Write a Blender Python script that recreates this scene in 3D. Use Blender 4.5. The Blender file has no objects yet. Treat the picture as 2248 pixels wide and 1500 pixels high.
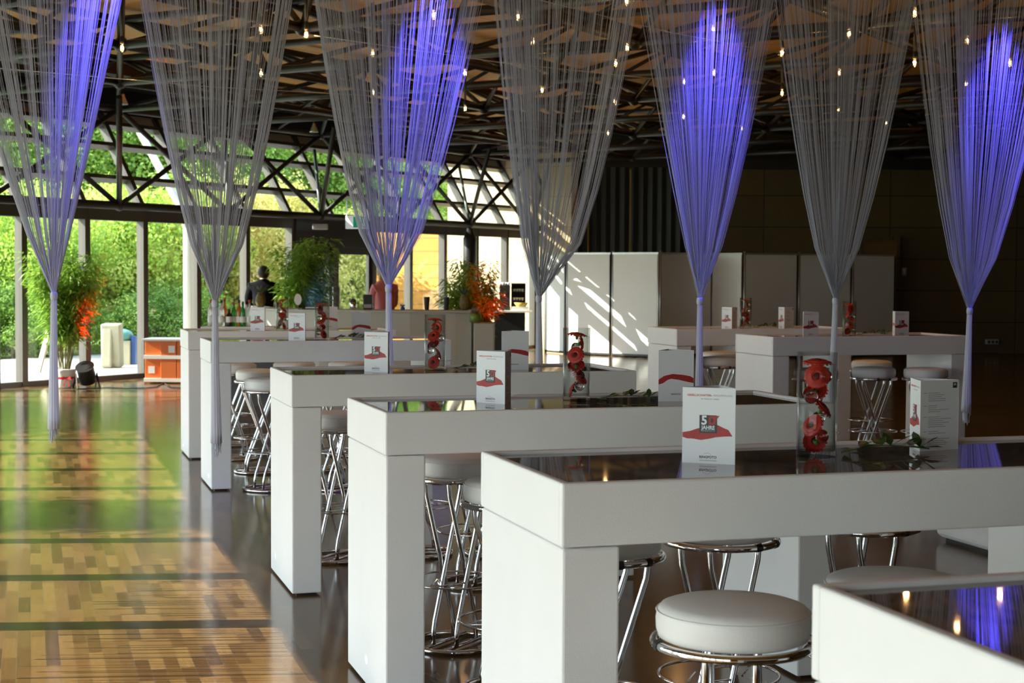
import bpy, bmesh, math, random
from mathutils import Vector, Matrix
R = random.Random(7)
sc = bpy.context.scene
C = sc.collection
PI = math.pi
# ------------------------------------------------------------------ camera model (measured from the photograph)
FPX, PITCH, ROLL, HC = 3475.22, 0.0428641, 0.00516058, 1.60696
def ray(px, py):
    a, b = px-1124, py-750
    cr, sr = math.cos(ROLL), math.sin(ROLL)
    X, Y = a*cr+b*sr, -a*sr+b*cr
    c, s = math.cos(PITCH), math.sin(PITCH)
    u = -Y/FPX
    return Vector((X/FPX, c+u*s, -s+u*c))
def at_z(px, py, z):
    r = ray(px, py); t = (z-HC)/r.z
    return Vector((r.x*t, r.y*t, z))
def at_y(px, py, y):
    r = ray(px, py); t = y/r.y
    return Vector((r.x*t, y, HC+r.z*t))
cd = bpy.data.cameras.new('camera'); cam = bpy.data.objects.new('camera', cd); C.objects.link(cam)
cd.sensor_width = 36; cd.lens = FPX/2248*36; cd.clip_start = .1; cd.clip_end = 400
cam.location = (0, 0, HC)
cam.rotation_euler = (Matrix.Rotation(PI/2-PITCH, 3, 'X') @ Matrix.Rotation(ROLL, 3, 'Z')).to_euler()
cd.dof.use_dof = True; cd.dof.focus_distance = 6.2; cd.dof.aperture_fstop = 8
sc.camera = cam
# ------------------------------------------------------------------ materials
def mat(name, col=(.8,.8,.8), rough=.5, metal=0, spec=.5, noise=None, bump=None, emit=None, estr=0, coat=0, ior=None, trans=0):
    """procedural material; noise=(scale, amount) varies the value, bump=(scale, strength)"""
    m = bpy.data.materials.new(name); m.use_nodes = True
    nt = m.node_tree; b = nt.nodes['Principled BSDF']
    b.inputs['Base Color'].default_value = (*col, 1); b.inputs['Roughness'].default_value = rough
    b.inputs['Metallic'].default_value = metal; b.inputs['Specular IOR Level'].default_value = spec
    if ior: b.inputs['IOR'].default_value = ior
    if coat: b.inputs['Coat Weight'].default_value = coat; b.inputs['Coat Roughness'].default_value = .1
    if trans: b.inputs['Transmission Weight'].default_value = trans
    if emit: b.inputs['Emission Color'].default_value = (*emit, 1); b.inputs['Emission Strength'].default_value = estr
    if noise or bump:
        tc = nt.nodes.new('ShaderNodeTexCoord')
    if noise:
        n = nt.nodes.new('ShaderNodeTexNoise'); n.inputs['Scale'].default_value = noise[0]; n.inputs['Detail'].default_value = 4
        nt.links.new(tc.outputs['Object'], n.inputs['Vector'])
        mr = nt.nodes.new('ShaderNodeMapRange'); mr.inputs['To Min'].default_value = 1-noise[1]; mr.inputs['To Max'].default_value = 1+noise[1]
        nt.links.new(n.outputs['Fac'], mr.inputs['Value'])
        mx = nt.nodes.new('ShaderNodeMix'); mx.data_type = 'RGBA'; mx.blend_type = 'MULTIPLY'; mx.inputs['Factor'].default_value = 1
        mx.inputs['A'].default_value = (*col, 1)
        nt.links.new(mr.outputs['Result'], mx.inputs['B']); nt.links.new(mx.outputs['Result'], b.inputs['Base Color'])
    if bump:
        n2 = nt.nodes.new('ShaderNodeTexNoise'); n2.inputs['Scale'].default_value = bump[0]; n2.inputs['Detail'].default_value = 3
        nt.links.new(tc.outputs['Object'], n2.inputs['Vector'])
        bp = nt.nodes.new('ShaderNodeBump'); bp.inputs['Strength'].default_value = bump[1]; bp.inputs['Distance'].default_value = .01
        nt.links.new(n2.outputs['Fac'], bp.inputs['Height']); nt.links.new(bp.outputs['Normal'], b.inputs['Normal'])
    return m
def leafmat(name, cols, scale=1.3, transl=.45, rough=.5):
    m = bpy.data.materials.new(name); m.use_nodes = True
    nt = m.node_tree; b = nt.nodes['Principled BSDF']; out = nt.nodes['Material Output']
    oi = nt.nodes.new('ShaderNodeObjectInfo')
    gm = nt.nodes.new('ShaderNodeNewGeometry')
    n = nt.nodes.new('ShaderNodeTexNoise'); n.inputs['Scale'].default_value = scale; n.inputs['Detail'].default_value = 2
    nt.links.new(gm.outputs['Position'], n.inputs['Vector'])
    ad = nt.nodes.new('ShaderNodeMath'); ad.operation = 'MULTIPLY_ADD'; ad.inputs[1].default_value = .45
    nt.links.new(gm.outputs['Random Per Island'], ad.inputs[0]); nt.links.new(n.outputs['Fac'], ad.inputs[2])
    ad2 = nt.nodes.new('ShaderNodeMath'); ad2.operation = 'MULTIPLY_ADD'; ad2.inputs[1].default_value = .2
    nt.links.new(oi.outputs['Random'], ad2.inputs[0]); nt.links.new(ad.outputs[0], ad2.inputs[2])
    mr = nt.nodes.new('ShaderNodeMapRange'); mr.inputs['From Min'].default_value = .35; mr.inputs['From Max'].default_value = 1.15
    nt.links.new(ad2.outputs[0], mr.inputs['Value'])
    cr = nt.nodes.new('ShaderNodeValToRGB'); el = cr.color_ramp.elements
    el[0].position = 0; el[0].color = (*cols[0], 1); el[1].position = 1; el[1].color = (*cols[-1], 1)
    for i, c in enumerate(cols[1:-1]): e = el.new((i+1)/(len(cols)-1)); e.color = (*c, 1)
    nt.links.new(mr.outputs['Result'], cr.inputs['Fac']); nt.links.new(cr.outputs['Color'], b.inputs['Base Color'])
    b.inputs['Roughness'].default_value = rough; b.inputs['Specular IOR Level'].default_value = .35
    tr = nt.nodes.new('ShaderNodeBsdfTranslucent'); nt.links.new(cr.outputs['Color'], tr.inputs['Color'])
    ms = nt.nodes.new('ShaderNodeMixShader'); ms.inputs['Fac'].default_value = transl
    nt.links.new(b.outputs[0], ms.inputs[1]); nt.links.new(tr.outputs[0], ms.inputs[2]); nt.links.new(ms.outputs[0], out.inputs['Surface'])
    return m
def thin_glass(name, tint=(.96,.98,.97), edge=(.55,.6,.58), ior=1.45, edge_amt=.0, tr=1.0):
    """thin-walled clear glass: passes light straight on, mirrors by Fresnel"""
    m = bpy.data.materials.new(name); m.use_nodes = True
    nt = m.node_tree; out = nt.nodes['Material Output']; nt.nodes.remove(nt.nodes['Principled BSDF'])
    t = nt.nodes.new('ShaderNodeBsdfTransparent'); g = nt.nodes.new('ShaderNodeBsdfGlossy'); g.inputs['Roughness'].default_value = .01
    fc = nt.nodes.new('ShaderNodeLayerWeight'); fc.inputs['Blend'].default_value = .5
    pw = nt.nodes.new('ShaderNodeMath'); pw.operation = 'POWER'; pw.inputs[1].default_value = 5; nt.links.new(fc.outputs['Facing'], pw.inputs[0])
    f0 = ((ior-1)/(ior+1))**2
    fr = nt.nodes.new('ShaderNodeMath'); fr.operation = 'MULTIPLY_ADD'; fr.inputs[1].default_value = 1-f0; fr.inputs[2].default_value = f0; nt.links.new(pw.outputs[0], fr.inputs[0])
    lw = nt.nodes.new('ShaderNodeLayerWeight'); lw.inputs['Blend'].default_value = .25
    mx = nt.nodes.new('ShaderNodeMix'); mx.data_type = 'RGBA'; mx.inputs['A'].default_value = (*tint, 1); mx.inputs['B'].default_value = (*edge, 1)
    mu = nt.nodes.new('ShaderNodeMath'); mu.operation = 'MULTIPLY'; mu.inputs[1].default_value = edge_amt
    nt.links.new(lw.outputs['Facing'], mu.inputs[0]); nt.links.new(mu.outputs[0], mx.inputs['Factor']); nt.links.new(mx.outputs['Result'], t.inputs['Color'])
    s = nt.nodes.new('ShaderNodeMixShader')
    nt.links.new(fr.outputs[0], s.inputs['Fac']); nt.links.new(t.outputs[0], s.inputs[1]); nt.links.new(g.outputs[0], s.inputs[2]); nt.links.new(s.outputs[0], out.inputs['Surface'])
    return m
def brickmat(name, c1, c2, mortar, w, h, ms, rough, angle=0, offset=.5, bias=0, vec='floor', bump=.1, noise=.25, rough2=None, spec=.5, cols=None, grain=False):
    m = bpy.data.materials.new(name); m.use_nodes = True
    nt = m.node_tree; b = nt.nodes['Principled BSDF']
    tc = nt.nodes.new('ShaderNodeNewGeometry'); mp = nt.nodes.new('ShaderNodeMapping')
    nt.links.new(tc.outputs['Position'], mp.inputs['Vector'])
    mp.vector_type = 'POINT'
    if vec == 'floor': mp.inputs['Rotation'].default_value = (0, 0, angle)
    src = mp.outputs['Vector']
    if vec == 'wall':     # horizontal run along the wall, z up
        mp.inputs['Rotation'].default_value = (0, 0, angle)
        sp = nt.nodes.new('ShaderNodeSeparateXYZ'); cb = nt.nodes.new('ShaderNodeCombineXYZ')
        nt.links.new(src, sp.inputs[0]); nt.links.new(sp.outputs['X'], cb.inputs['X']); nt.links.new(sp.outputs['Z'], cb.inputs['Y']); src = cb.outputs[0]
    br = nt.nodes.new('ShaderNodeTexBrick'); br.offset = offset; br.squash = 1
    br.inputs['Color1'].default_value = (0,0,0,1); br.inputs['Color2'].default_value = (1,1,1,1); br.inputs['Mortar'].default_value = (.5,.5,.5,1)
    br.inputs['Scale'].default_value = 1; br.inputs['Mortar Size'].default_value = ms; br.inputs['Bias'].default_value = bias
    br.inputs['Brick Width'].default_value = w; br.inputs['Row Height'].default_value = h; br.inputs['Mortar Smooth'].default_value = .1
    nt.links.new(src, br.inputs['Vector'])
    cr = nt.nodes.new('ShaderNodeValToRGB'); el = cr.color_ramp.elements
    cols = cols or [c1, c2]
    el[0].color = (*cols[0], 1); el[1].color = (*cols[-1], 1)
    for i, c in enumerate(cols[1:-1]): e = el.new((i+1)/(len(cols)-1)); e.color = (*c, 1)
    nt.links.new(br.outputs['Color'], cr.inputs['Fac'])
    n = nt.nodes.new('ShaderNodeTexNoise'); n.inputs['Scale'].default_value = 9; n.inputs['Detail'].default_value = 6
    if grain:                                       # fibres run along the plank
        gs = nt.nodes.new('ShaderNodeVectorMath'); gs.operation = 'MULTIPLY'; gs.inputs[1].default_value = (1.0, 11, 1); nt.links.new(src, gs.inputs[0]); nt.links.new(gs.outputs[0], n.inputs['Vector'])
        n.inputs['Scale'].default_value = 7; n.inputs['Distortion'].default_value = .6
    else: nt.links.new(src, n.inputs['Vector'])
    mr = nt.nodes.new('ShaderNodeMapRange'); mr.inputs['To Min'].default_value = 1-noise; mr.inputs['To Max'].default_value = 1+noise
    nt.links.new(n.outputs['Fac'], mr.inputs['Value'])
    mu = nt.nodes.new('ShaderNodeMix'); mu.data_type = 'RGBA'; mu.blend_type = 'MULTIPLY'; mu.inputs['Factor'].default_value = 1
    nt.links.new(cr.outputs['Color'], mu.inputs['A']); nt.links.new(mr.outputs['Result'], mu.inputs['B'])
    mx = nt.nodes.new('ShaderNodeMix'); mx.data_type = 'RGBA'; mx.inputs['B'].default_value = (*mortar, 1)
    nt.links.new(br.outputs['Fac'], mx.inputs['Factor']); nt.links.new(mu.outputs['Result'], mx.inputs['A'])
    nt.links.new(mx.outputs['Result'], b.inputs['Base Color'])
    b.inputs['Roughness'].default_value = rough; b.inputs['Specular IOR Level'].default_value = spec
    if rough2:
        m2 = nt.nodes.new('ShaderNodeMapRange'); m2.inputs['To Min'].default_value = rough; m2.inputs['To Max'].default_value = rough2
        n3 = nt.nodes.new('ShaderNodeTexNoise'); n3.inputs['Scale'].default_value = 2.2; n3.inputs['Detail'].default_value = 5; nt.links.new(src, n3.inputs['Vector'])
        nt.links.new(n3.outputs['Fac'], m2.inputs['Value']); nt.links.new(m2.outputs['Result'], b.inputs['Roughness'])
    if bump:
        bp = nt.nodes.new('ShaderNodeBump'); bp.invert = True; bp.inputs['Strength'].default_value = bump; bp.inputs['Distance'].default_value = .004
        nt.links.new(br.outputs['Fac'], bp.inputs['Height']); nt.links.new(bp.outputs['Normal'], b.inputs['Normal'])
    return m
TH = 0.2966                                        # every bar table is turned by this angle
UX = Vector((math.cos(TH), math.sin(TH), 0)); VX = Vector((-math.sin(TH), math.cos(TH), 0))
M = dict(
 floor=brickmat('parquet', None, None, (.13,.095,.06), .36, .058, .0012, .10, angle=-(PI/2+TH), bump=.06, rough2=.20, noise=.3, grain=True,
    cols=[(.075,.038,.016),(.125,.066,.026),(.155,.084,.032),(.20,.115,.045)]),
 stone=brickmat('sandstone', (.60,.47,.28), (.68,.55,.35), (.30,.22,.13), 2.6, .65, .008, .75, angle=.55, offset=.0, vec='wall', bump=.25, noise=.12),
 darkstone=brickmat('stone_panels', (.085,.058,.02), (.11,.075,.026), (.03,.02,.01), 2.6, .65, .012, .6, offset=.0, vec='wall', bump=.3, noise=.2),
 wood=brickmat('ceiling_wood', (.66,.33,.085), (.76,.40,.11), (.30,.13,.03), 2.4, 1.2, .012, .5, angle=-.98, offset=.0, bump=.15, noise=.15),
 paving=brickmat('paving', (.42,.38,.32), (.48,.44,.38), (.3,.27,.23), .6, .3, .01, .85, noise=.15),
 white=mat('white_fabric', (.88,.88,.875), .75, spec=.25, bump=(260, .12), noise=(6,.025)),
 glasstop=mat('dark_glass', (.17,.155,.16), .03, spec=.5, ior=2.1),
 leather=mat('white_leather', (.78,.77,.74), .42, spec=.45, bump=(180,.08)),
 seam=mat('seam_thread', (.55,.54,.5), .7),
 chrome=mat('chrome', (.82,.82,.83), .07, 1),
 rubber=mat('black_rubber', (.02,.02,.02), .6),
 card=mat('card_white', (.83,.84,.86), .55, spec=.3),
 red=mat('print_red', (.42,.028,.025), .5, noise=(30,.35)),
 redtxt=mat('print_red_text', (.62,.12,.08), .6),
 black=mat('print_black', (.03,.033,.038), .5),
 grey=mat('print_grey', (.36,.36,.38), .6),
 string=leafmat('string_white', [(.80,.82,.92),(.87,.89,.98)], 1, .42, .6),
 bronze=mat('bronze_frame', (.075,.066,.056), .4, spec=.5, noise=(3,.08)),
 darkframe=mat('dark_frame', (.03,.028,.026), .4),
 steel=mat('black_tube', (.014,.014,.015), .45, spec=.5),
 beige=mat('beige_panel', (.62,.57,.47), .7),
 pane=thin_glass('window_glass', (.93,.96,.94), ior=1.35),
 vase=thin_glass('vase_glass', (.99,.995,.99), (.45,.5,.48), 1.38, .55),
 clear=mat('bubble_glass', (.97,.98,.98), .0, trans=1, ior=1.33),
 water=thin_glass('vase_water', (.98,.99,.985), (.85,.88,.87), 1.15, .3),
 petal=mat('gerbera_petal', (.62,.03,.02), .5, noise=(40,.25)),
 gcentre=mat('gerbera_centre', (.10,.012,.01), .8),
 gstem=mat('green_stem', (.10,.2,.05), .5),
 leaf=leafmat('ruscus_leaf', [(.01,.03,.01),(.03,.08,.02),(.06,.13,.03)], 8, .1, .3),
 bamboo=leafmat('bamboo_leaf', [(.09,.18,.025),(.24,.42,.05),(.45,.6,.11)], 5, .5),
 cane=mat('bamboo_cane', (.22,.2,.07), .6, noise=(12,.3)),
 crownA=leafmat('lime_foliage', [(.11,.2,.02),(.26,.42,.05),(.45,.58,.10),(.66,.66,.2)], .9, .5),
 crownB=leafmat('dark_foliage', [(.05,.1,.02),(.12,.23,.04),(.23,.37,.06),(.38,.48,.10)], .8, .45),
 crownC=leafmat('yellow_foliage', [(.18,.22,.04),(.38,.40,.08),(.58,.52,.15),(.7,.56,.25)], .9, .45),
 bark=mat('bark', (.12,.09,.06), .9, noise=(8,.4), bump=(14,.5)),
 grass=mat('lawn', (.14,.22,.05), .9, noise=(1.5,.4)),
 panel=mat('partition_white', (.92,.93,.91), .5, noise=(2,.02)),
 alu=mat('aluminium', (.6,.6,.6), .35, .8),
 folding=mat('folding_wall', (.03,.034,.033), .6),
 brass=mat('brass_strip', (.30,.18,.05), .5),
 orange=mat('orange_crate', (.72,.16,.02), .45, noise=(5,.06)),
 stripe=mat('white_stripe', (.85,.84,.82), .5),
 lid=mat('crate_lid', (.45,.46,.46), .4),
 pot=mat('white_wrap', (.74,.72,.68), .6, bump=(14,.6)),
 ribbon=mat('red_ribbon', (.65,.03,.03), .4),
 blackmat=mat('black_paint', (.015,.015,.016), .5),
 counter=mat('counter_grey', (.52,.50,.44), .55, noise=(1.2,.04)),
 cabinet=mat('cabinet_black', (.008,.008,.008), .6, spec=.2),
 jacket=mat('black_jacket', (.008,.008,.011), .95, spec=.08, bump=(40,.3)),
 skin=mat('skin', (.52,.31,.22), .55), hair=mat('dark_hair', (.02,.013,.009), .6, bump=(90,.6)),
 blond=mat('blond_hair', (.38,.24,.10), .6, bump=(90,.6)), pink=mat('pink_top', (.72,.22,.24), .8), orangecl=mat('orange_scarf', (.8,.15,.03), .7),
 trousers=mat('dark_trousers', (.02,.02,.025), .8),
 bgreen=mat('green_bottle', (.03,.32,.05), .1, trans=.6), bamber=mat('amber_bottle', (.55,.2,.03), .1, trans=.5), bdark=mat('dark_bottle', (.015,.012,.012), .15),
 bclear=mat('clear_bottle', (.72,.75,.72), .1, trans=.7), label=mat('bottle_label', (.8,.8,.76), .6), redcap=mat('red_cap', (.55,.05,.04), .4),
 pine=mat('pineapple_skin', (.16,.12,.03), .7, noise=(40,.5), bump=(45,.9)), pineleaf=mat('pineapple_leaf', (.12,.17,.08), .5),
 bowl=mat('yellow_bowl', (.5,.34,.06), .5), green=mat('sign_green', (.0,.22,.11), .4, emit=(.0,.35,.17), estr=.35), signw=mat('sign_white', (.8,.85,.9), .4, emit=(.8,.9,1), estr=.3),
 bulb=mat('filament', (1,.7,.35), .3, emit=(1,.52,.18), estr=60), bulbglass=thin_glass('bulb_glass', (.99,.97,.93), (.7,.6,.5), 1.3, .5),
 wire=mat('steel_wire', (.5,.5,.5), .3, .7), blue=mat('blue_plastic', (.03,.09,.3), .4), tarp=mat('pale_tarp', (.42,.38,.27), .8, noise=(3,.12), bump=(5,.5)),
 teal=mat('teal_bag', (.12,.3,.26), .5, bump=(9,.8)), orangewood=brickmat('orange_boards', (.50,.20,.02), (.58,.25,.03), (.25,.1,.02), 4, .3, .01, .5, vec='wall', offset=0),
 outcol=mat('pale_column', (.74,.72,.68), .6),
)
# ------------------------------------------------------------------ mesh builder
class MB:
    def __init__(s): s.v = []; s.f = []; s.m = []; s.sm = []
    def add(s, vs, fs, mi=0, smooth=False):
        o = len(s.v); s.v += [tuple(v) for v in vs]
        for f in fs: s.f.append([i+o for i in f]); s.m.append(mi); s.sm.append(smooth)
        return s
    def box(s, x0, x1, y0, y1, z0, z1, mi=0, T=None):
        vs = [Vector((x, y, z)) for z in (z0, z1) for x, y in ((x0,y0),(x1,y0),(x1,y1),(x0,y1))]
        if T is not None: vs = [T @ v for v in vs]
        return s.add(vs, [(3,2,1,0),(4,5,6,7),(0,1,5,4),(1,2,6,5),(2,3,7,6),(3,0,4,7)], mi)
    def beam(s, a, b, w, h, up=Vector((0,0,1)), mi=0):
        """rectangular bar from a to b; w across, h along up"""
        a, b = Vector(a), Vector(b); d = (b-a).normalized(); sd = d.cross(up).normalized(); u = sd.cross(d)
        vs = []
        for p in (a, b):
            for i, j in ((-1,-1),(1,-1),(1,1),(-1,1)): vs.append(p+sd*(i*w/2)+u*(j*h/2))
        return s.add(vs, [(3,2,1,0),(4,5,6,7),(0,1,5,4),(1,2,6,5),(2,3,7,6),(3,0,4,7)], mi)
    def tube(s, pts, r, n=8, mi=0, cap=True, closed=False, smooth=True, ref=None):
        pts = [Vector(p) for p in pts]; k = len(pts); rs = r if isinstance(r, (list, tuple)) else [r]*k
        o = len(s.v); prev = None
        for i, p in enumerate(pts):
            if closed: d = pts[(i+1) % k]-pts[i-1]
            else: d = pts[min(i+1, k-1)]-pts[max(i-1, 0)]
            d.normalize()
            if prev is None:
                t = ref or (Vector((0,0,1)) if abs(d.z) < .9 else Vector((1,0,0)))
                u = d.cross(t).normalized()
            else: u = (prev-d*prev.dot(d)).normalized()
            prev = u; w = d.cross(u)
            for j in range(n):
                a = 2*PI*j/n; s.v.append(tuple(p+(u*math.cos(a)+w*math.sin(a))*rs[i]))
        for i in range(k if closed else k-1):
            i2 = (i+1) % k
            for j in range(n):
                j2 = (j+1) % n
                s.f.append([o+i*n+j, o+i*n+j2, o+i2*n+j2, o+i2*n+j]); s.m.append(mi); s.sm.append(smooth)
        if cap and not closed:
            s.f.append([o+j for j in range(n)][::-1]); s.m.append(mi); s.sm.append(False)
            s.f.append([o+(k-1)*n+j for j in range(n)]); s.m.append(mi); s.sm.append(False)
        return s
    def lathe(s, prof, n=24, c=(0,0,0), mi=0, capb=True, capt=True, smooth=True, flute=None):
        o = len(s.v); c = Vector(c)
        for (r, z) in prof:
            for j in range(n):
                a = 2*PI*j/n; rr = r*(1+(flute(a, z) if flute else 0)); s.v.append((c.x+rr*math.cos(a), c.y+rr*math.sin(a), c.z+z))
        for i in range(len(prof)-1):
            for j in range(n):
                j2 = (j+1) % n; s.f.append([o+i*n+j, o+i*n+j2, o+(i+1)*n+j2, o+(i+1)*n+j]); s.m.append(mi); s.sm.append(smooth)
        if capb: s.f.append([o+j for j in range(n)][::-1]); s.m.append(mi); s.sm.append(False)
        if capt: s.f.append([o+(len(prof)-1)*n+j for j in range(n)]); s.m.append(mi); s.sm.append(False)
        return s
    def ring(s, R0, r, z=0, n=40, k=8, c=(0,0), mi=0):
        return s.tube([(c[0]+R0*math.cos(2*PI*i/n), c[1]+R0*math.sin(2*PI*i/n), z) for i in range(n)], r, k, mi, closed=True)
    def ball(s, c, r, n=12, m=8, mi=0, sq=(1,1,1)):
        prof = []
        o = len(s.v)
        for i in range(m+1):
            th = PI*i/m
            for j in range(n):
                a = 2*PI*j/n; s.v.append((c[0]+r*sq[0]*math.sin(th)*math.cos(a), c[1]+r*sq[1]*math.sin(th)*math.sin(a), c[2]-r*sq[2]*math.cos(th)))
        for i in range(m):
            for j in range(n):
                j2 = (j+1) % n; s.f.append([o+i*n+j, o+i*n+j2, o+(i+1)*n+j2, o+(i+1)*n+j]); s.m.append(mi); s.sm.append(True)
        return s
    def extrude(s, pts, z0, z1, mi=0, cap=True):
        n = len(pts); o = len(s.v)
        s.v += [(p[0], p[1], z0) for p in pts]+[(p[0], p[1], z1) for p in pts]
        for i in range(n):
            j = (i+1) % n; s.f.append([o+i, o+j, o+n+j, o+n+i]); s.m.append(mi); s.sm.append(False)
        if cap:
            s.f.append([o+i for i in range(n)][::-1]); s.m.append(mi); s.sm.append(False)
            s.f.append([o+n+i for i in range(n)]); s.m.append(mi); s.sm.append(False)
        return s
    def build(s, name, mats, parent=None, bevel=0, seg=2, loc=None):
        me = bpy.data.meshes.new(name); me.from_pydata(s.v, [], s.f)
        if not isinstance(mats, (list, tuple)): mats = [mats]
        for m in mats: me.materials.append(m)
        me.polygons.foreach_set('material_index', s.m); me.polygons.foreach_set('use_smooth', s.sm); me.update()
        o = bpy.data.objects.new(name, me); C.objects.link(o)
        if parent is not None: o.parent = parent
        if loc is not None: o.location = loc
        if bevel:
            b = o.modifiers.new('bevel', 'BEVEL'); b.width = bevel; b.segments = seg; b.limit_method = 'ANGLE'; b.angle_limit = .6
        return o
def tag(o, label=None, cat=None, group=None, kind=None):
    if label: o['label'] = label
    if cat: o['category'] = cat
    if group: o['group'] = group
    if kind: o['kind'] = kind
    return o
def thing(name, label, cat, loc=(0,0,0), rz=0, group=None):
    o = bpy.data.objects.new(name, None); C.objects.link(o); o.location = loc; o.rotation_euler = (0,0,rz); o.empty_display_size = .1
    return tag(o, label, cat, group)
def copy_tree(o, parent=None):
    c = o.copy(); C.objects.link(c)
    if parent is not None: c.parent = parent
    for ch in list(o.children): copy_tree(ch, c)
    return c
def dup(o, label, loc, rz=0, group=None, scale=None):
    c = copy_tree(o); c.location = loc; c.rotation_euler = (0,0,rz); c['label'] = label
    if group: c['group'] = group
    if scale: c.scale = scale
    return c
def structure(o, label=None): o['kind'] = 'structure'; (label and tag(o, label)); return o
class Proto:
    """first use places the prototype itself, later uses copies"""
    def __init__(s, o): s.o = o; s.used = False
    def place(s, label, loc, rz=0, group=None, scale=None):
        if not s.used:
            s.used = True; o = s.o; o.location = loc; o.rotation_euler = (0,0,rz); o['label'] = label
            if group: o['group'] = group
            if scale: o.scale = scale
            return o
        return dup(s.o, label, loc, rz, group, scale)
# ------------------------------------------------------------------ lettering
def text_mesh(body, size, bold=0.0):
    cu = bpy.data.curves.new('lettering', 'FONT'); cu.body = body; cu.size = size; cu.offset = bold; cu.align_x = 'CENTER'; cu.align_y = 'CENTER'; cu.resolution_u = 2
    o = bpy.data.objects.new('lettering', cu); C.objects.link(o)
    dg = bpy.context.evaluated_depsgraph_get(); me = bpy.data.meshes.new_from_object(o.evaluated_get(dg))
    vs = [v.co.copy() for v in me.vertices]; fs = [list(p.vertices) for p in me.polygons]
    bpy.data.objects.remove(o); bpy.data.curves.remove(cu); bpy.data.meshes.remove(me)
    return vs, fs
def put_text(mb, body, size, T, mi, bold=0.0, width=None):
    vs, fs = text_mesh(body, size, bold)
    w = max(v.x for v in vs)-min(v.x for v in vs); k = width/w if width else 1
    mb.add([T @ Vector((v.x*k, v.y, 0)) for v in vs], fs, mi)

# ------------------------------------------------------------------ the hall
CEIL = 4.62
UA = Vector((.5123, .8588, 0)); NA = Vector((.8588, -.5123, 0)); BAY = 1.182
A0 = Vector((-6.82, 22.0, 0))                       # the mullion that stands furthest left in the photograph
AB = Vector((-9.12, 18.14, 0)); BC = AB+Vector((.2924, -.9563, 0))*(18*BAY); CE = BC+Vector((.883, -.4695, 0))*(9*BAY)
AE = A0+UA*12*BAY
def right_of(d): return Vector((d.y, -d.x, 0))
win_no = [0]
SLOPE = .80; ZH0, ZH1, ZT = 2.36, 2.55, 3.86
HB = 2.70
def tall_bay(p, d, bay):
    """one bay of the left hand glass front: post, sill, header and one tall pane"""
    n = right_of(d); win_no[0] += 1; L = MB(); a, b = p+d*.03, p+d*(bay-.03)
    L.beam(p, p+Vector((0,0,HB+.1)), .13, .20, up=n); L.beam(a+Vector((0,0,.035)), b+Vector((0,0,.035)), .12, .07)
    L.beam(a+Vector((0,0,HB+.1)), b+Vector((0,0,HB+.1)), .16, .2)
    fr = structure(L.build('window_%d' % win_no[0], M['bronze']))
    g = MB(); g.beam((a+Vector((0,0,.07+(HB-.07)/2))), (b+Vector((0,0,.07+(HB-.07)/2))), .012, HB-.07); g.build('pane', M['pane'], fr)
def window_bay(p, d, bay, last=False, door=False):
    """one bay: post, sill, header, outward leaning rafter, purlins and the glass in it"""
    n = right_of(d); out = -n; win_no[0] += 1
    L = MB()
    def rafter(q):
        a = q+Vector((0,0,ZH1-.03)); b = q+out*SLOPE*1.16+Vector((0,0,ZH1+(ZT-ZH1)*1.16)); ax = (b-a).normalized()
        L.beam(a, b, .09, .13, up=ax.cross(d).normalized())
    zs = ZH0 if not door else 2.06
    posts = [p, p+d*bay] if last else [p]
    for q in posts:
        L.beam(q, q+Vector((0,0,ZH1)), .10, .14, up=n); rafter(q)
    a, b = p+d*.03, p+d*(bay-.03)
    if not door: L.beam(a+Vector((0,0,.035)), b+Vector((0,0,.035)), .12, .07)
    L.beam(a+Vector((0,0,(ZH0+ZH1)/2)), b+Vector((0,0,(ZH0+ZH1)/2)), .16, ZH1-ZH0)
    sl = Vector((0,0,ZT-ZH1))+out*SLOPE; base = Vector((0,0,ZH1)); up = sl.cross(d).normalized()
    for f_ in (.34, .74, 1.0): L.beam(a+base+sl*f_, b+base+sl*f_, .07, .12, up=up)
    fr = L.build('window_%d' % win_no[0], M['bronze']); structure(fr)
    g = MB()
    zt = zs if not door else .07
    if not door: g.box(0,1,0,1,0,1, T=Matrix(((d.x*(bay-.06), n.x*.012, 0, a.x), (d.y*(bay-.06), n.y*.012, 0, a.y), (0,0,zs-.07,.07), (0,0,0,1))))
    for f0, f1 in ((.02,.32), (.36,.72), (.76,.98)):
        q0, q1 = base+sl*f0, base+sl*f1; k = up*.006
        vs = [a+q0-k, b+q0-k, b+q1-k, a+q1-k, a+q0+k, b+q0+k, b+q1+k, a+q1+k]
        g.add(vs, [(3,2,1,0),(4,5,6,7),(0,1,5,4),(1,2,6,5),(2,3,7,6),(3,0,4,7)])
    g.build('pane', M['pane'], fr)
    h = MB(); h.beam(a+base+sl*1.085, b+base+sl*1.085, .02, (sl.length)*.13, up=sl.normalized()); h.build('blind_panel', M['beige'], fr)
    return fr
for i in range(-3, 12): window_bay(A0+UA*i*BAY, UA, BAY, last=(i == 11), door=(i in (5, 6)))
dB = (AB-BC).normalized(); dC = (BC-CE).normalized()
for i in range(0, 18): tall_bay(BC+dB*i*BAY, dB, BAY)
tall_bay(CE+dC*8*BAY, dC, BAY); tall_bay(CE+dC*7*BAY, dC, BAY); w_ = MB(); w_.beam(CE+Vector((0,0,CEIL/2)), CE+dC*7*BAY+Vector((0,0,CEIL/2)), .2, CEIL); structure(w_.build('wall_left', M['darkstone']))  # two unseen glazed bays, added to brighten the tables' front faces
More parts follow.
